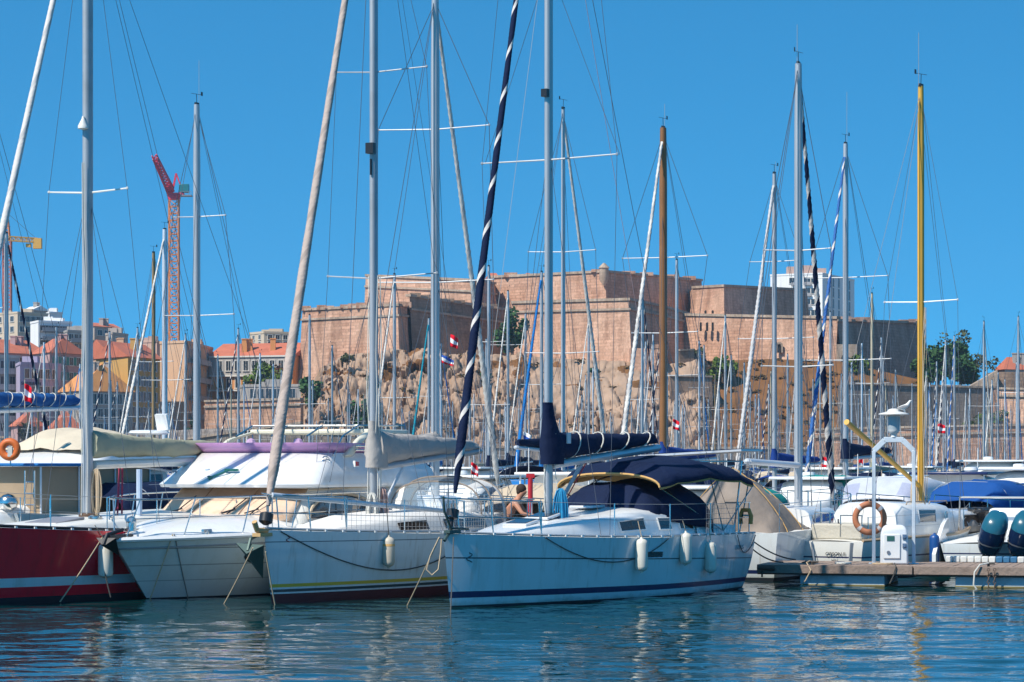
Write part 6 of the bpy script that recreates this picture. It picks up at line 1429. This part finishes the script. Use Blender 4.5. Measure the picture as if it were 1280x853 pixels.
# trawler with blue canopy and tan panels
e=mboat(20,59.5,24,True,'boat with tan side panels under a bright blue flat canopy at the left edge',L=7.5,B=3.0,kind='x',cab=white,fb=1.1,rail=False)
m=MB(); m.loft([[Vector((x,sd*1.32,1.0)),Vector((x,sd*1.32,2.38))] for sd in (1,) for x in (1.0,-3.5)]+[[Vector((-3.5,-1.32,1.0)),Vector((-3.5,-1.32,2.38))],[Vector((1.0,-1.32,1.0)),Vector((1.0,-1.32,2.38))],[Vector((1.0,1.32,1.0)),Vector((1.0,1.32,2.38))]],0,False); m.build('side_panels',M('canvas_panel_tan',(.34,.25,.16),.8,bump=.3,bsc=4),e)
m=MB()
for x in (1.0,-.5,-2,-3.5): m.seg((x,1.345,1.0),(x,1.345,2.4),.025,6)
m.build('panel_posts',alul,e)
m=MB(); m.box((-1.2,0,2.43),(5.0,2.95,.07)); m.build('canopy_roof',bluel,e,bevel=.02)
m=MB(); m.ell((1.6,.9,1.6),(.22,.22,.2),0,12); m.tube([(1.6,.9,1.1),(1.6,.9,1.45)],.03,6); m.build('searchlight',steel,e)
m=MB(); [m.seg((1.25,y,1.1),(1.25,y,2.3),.018,5) for y in (1.1,1.35)]; [m.seg((1.25,1.1,1.3+k*.25),(1.25,1.35,1.3+k*.25),.015,5) for k in range(4)]; m.build('boarding_ladder',steel,e)
p=P(12,562,57.5); e=empty('life_ring',p,0,'bright orange horseshoe life ring above the blue canopy at the left edge','life ring'); m=MB(); m.torus((0,0,0),.17,.08,(.1,1,0),30,10); m.build('ring',M('orange_bright',(.60,.13,.02),.5),e)
m=MB(); m.box((.02,-.02,-.05),(.10,.12,.22)); m.build('strap',ropew,e); m=MB(); m.tube([(0,.08,.0),(0,.1,-.35)],.015,5); m.build('bracket',steel,e)
# navy tented boat
mboat(140,61,20,True,'boat under a large navy cockpit tent with a clear window, behind the red boat mast',cover=navyc,panes=None,L=8.5,B=3.1,zt=2.0,fb=1.25,rail=False)
mboat(228,74,22,True,'motorboat with blue cover and red trim seen between the khaki boom cover and the yacht',cover=bluec,hm=M('hull_bright_red',(.5,.02,.03),.4),L=7,zt=2.1)
mboat(290,86,22,False,'small white motorboat with a tan roof behind the bow of the yacht',kind='cabin',zt=2.4,L=7,roofm=beigec)
# boat with blue boom cover at left edge
e=empty('sailboat',(0,0,0),0,'sailing boat with crumpled blue boom cover and white ties at the upper left edge','sailing boat')
xm=simple_sail(e,L=11,B=3.4,Zm=14,jib=None,cover=None,hood=None,mw=.18,J=4.2,arch=None); place_by_mast(e,xm,-46,66,24,True)
boom(e,xm-.1,3.75,xm-5.2,3.95,.07,alul); 
sailcover(e,xm-.05,3.85,xm-5.1,4.0,.42,.30,.40,M('canvas_blue_mid',(.015,.09,.27),.8,var=.3,bump=.6,bsc=5,spec=.2),collar=.4,ties=(.35,.45,.55,.65,.75,.85),wr=.09,seed=11)
m=MB(); m.tube([(xm-3.5,.6,2.0),(xm-4.6,.7,3.6)],.025,6); m.tube([(xm-6.2,.9,1.2),(xm-4.9,.2,3.9)],.03,6); m.tube([(xm-5.5,.9,1.2),(xm-4.2,.5,3.3),(xm-3.2,.5,3.3)],.02,6); m.build('gallows_frame',alul,e)
# ---------------------------------------------------------------- flags
rw=(flag_r,flag_w,flag_r)
flag(563,418,90,(flag_r,flag_w,flag_r),'small red and white pennant high in the rigging before the rampart',.32,.4,.6,seed=1)
flag(552,444,90,(flag_b,flag_w,flag_r),'dark blue and red pennant just below the red and white one',.5,.25,.5,seed=2)
flag(589,578,62,(flag_r,flag_w,flag_r),'red and white flag on a slanted staff behind the navy furled sail',.22,.26,.7,.7,seed=3)
flag(841,524,110,rw,'small red and white flag just right of the wooden mast',.34,.4,.5,1.0,seed=4)
flag(654,540,120,(flag_w,flag_b,flag_w),'tiny white and blue flag left of the nearest mast',.45,.45,.5,1.2,seed=5)
flag(1027,571,95,rw,'small red and white flag left of the lamp, under the blue striped jib',.5,.36,.3,1.2,ang=.3,seed=6)
flag(1073,556,90,rw,'red and white flag hanging left of the lamp gantry',.2,.6,.6,1.0,seed=7)
flag(1102,592,80,(flag_w,flag_r,flag_w),'small white flag with a red band behind the lamp gantry',.25,.35,.6,.8,seed=8)
flag(1172,530,110,rw,'red and white flag in front of the low stone quay wall at the right',.35,.38,.2,1.4,ang=.2,seed=9)
flag(31,480,64,rw,'red and white flag hanging below the blue boom cover at the left',.22,.40,.6,.6,seed=10)
# ================================================================ forest of moored boats
GF='rows of moored sailing boats filling the harbour'
rd=random.Random(21)
hulls=[hullw,white,M('hull_navy',(.015,.03,.10),.25,coat=.3),M('hull_cream',(.62,.56,.42),.3),hullw,M('hull_pale_blue',(.25,.38,.5),.3),hullw,white]
mb_=M('mast_beige',(.48,.42,.30)); mbr=M('mast_dull_brown',(.28,.19,.09)); mdk=M('mast_dark',(.10,.09,.08),.6)
specs=[
 (dict(hm=hulls[0],mm=alu,cover=navyc,jib=jw,hood=navyc,spr=((.5,1.0),)),'distant white sailing boat with navy boom cover and white furled jib'),
 (dict(hm=hulls[1],mm=alul,cover=bluel,jib=jbb,hood=bluel,spr=((.45,1.0),(.7,.8))),'distant white sailing boat with bright blue covers and bright blue furled jib'),
 (dict(hm=hulls[2],mm=alud,cover=grey_c,jib=None,hood=None,spr=((.55,.95),)),'distant dark navy hulled sailing boat with a grey boom cover and no jib'),
 (dict(hm=hulls[3],mm=mb_,cover=khaki,jib=None,hood=beigec,spr=((.6,.9),)),'distant cream hulled sailing boat with a beige mast'),
 (dict(hm=hulls[4],mm=alul,cover=beigec,jib=jg,hood=beigec,spr=((.42,1.1),(.68,.9))),'distant white sailing boat with beige covers and pale grey furled jib'),
 (dict(hm=hulls[5],mm=alu,cover=bluec,jib=jn,hood=bluec,spr=((.5,1.0),),jt=3),'distant pale blue sailing boat with navy and white striped furled jib'),
 (dict(hm=hulls[6],mm=mbr,cover=navyc,jib=None,hood=None,spr=((.6,.9),)),'distant white sailing boat with a brown wooden mast'),
 (dict(hm=hulls[7],mm=alu,cover=navyc,jib=None,hood=navyc,arch=bluec,spr=((.48,1.0),)),'distant white sailing boat with a blue bimini and no jib'),
]
protos=[]
def far_place(k,px,Y,a,tw,topy=None,s=None):
    kw,lab=specs[k]
    if protos_d.get(k) is None:
        e=empty('sailboat',(0,0,0),0,lab,'sailing boat',GF); xm=simple_sail(e,Zm=12.,wr=.013,ccol=0,smat=alud,**kw); protos_d[k]=(e,xm); r=e
    else: r=copy_tree(protos_d[k][0])
    xm=protos_d[k][1]; Zm=CH+(HZ-topy)*Y/F if topy else 12*(s or 1); sc1=clamp(Zm/12,.75,1.2)
    place_by_mast(r,xm,px,Y,a,tw,sc1); r.scale=(sc1,sc1,Zm/12)
protos_d={}
fixed=[(55,428,150,4),(80,446,160,7),(137,415,165,5),(172,410,155,0),(232,418,150,0),(325,442,170,4),(356,452,185,0),(100,455,190,1)]
for px,ty,Y,k in fixed: far_place(k,px,Y,20,True,ty)
rows=[158,176,196,218,242,268,296,326,358,388]
for ri,Y in enumerate(rows):
    x=-640*Y/F-2+rd.random()*2
    step=3.3 if Y<250 else 3.8
    while x<640*Y/F+2:
        px=640+x*F/Y; dens=.78 if px>375 else .50
        if 560<px<1280: dens=.93
        if rd.random()<dens and not any(abs(px-f[0])<(4.2*F/Y) and abs(Y-f[2])<11 for f in fixed):
            k=rd.choices(range(8),[5,2,2,2,4,3,1,4])[0]; s=rd.uniform(.60,.98)
            far_place(k,px,Y+rd.uniform(-1.5,1.5),rd.uniform(17,25),rd.random()<.6,None,s)
        x+=step*rd.uniform(.95,1.35)
# small motor boats between
mp=[]
mspec=[(dict(kind='cabin',zt=2.3,L=7.5),'distant white cabin motorboat'),(dict(cover=navyc,L=6.5,zt=1.9),'distant motorboat under a navy cover'),(dict(cover=M('canvas_light_blue',(.25,.40,.58)),L=6.5,zt=1.9),'distant motorboat under a light blue cover'),(dict(cover=beigec,L=6.5,zt=1.9),'distant motorboat under a beige cover')]
for k,(kw,lab) in enumerate(mspec): mp.append(None)
for Y in (100,113,128,144,166,186,230):
    x=-640*Y/F+rd.random()*5
    while x<640*Y/F:
        px=640+x*F/Y
        if rd.random()<.6:
            k=rd.randrange(4)
            if mp[k] is None: mp[k]=mboat(px,Y,21,True,mspec[k][1],group='motorboats among the far moorings',**mspec[k][0])
            else:
                r=copy_tree(mp[k]); r.location=Vector((x,Y,0))
        x+=rd.uniform(4.5,10)
print('OBJ',len(bpy.data.objects),sum(1 for o in COL.objects if o.get('group')==GF))
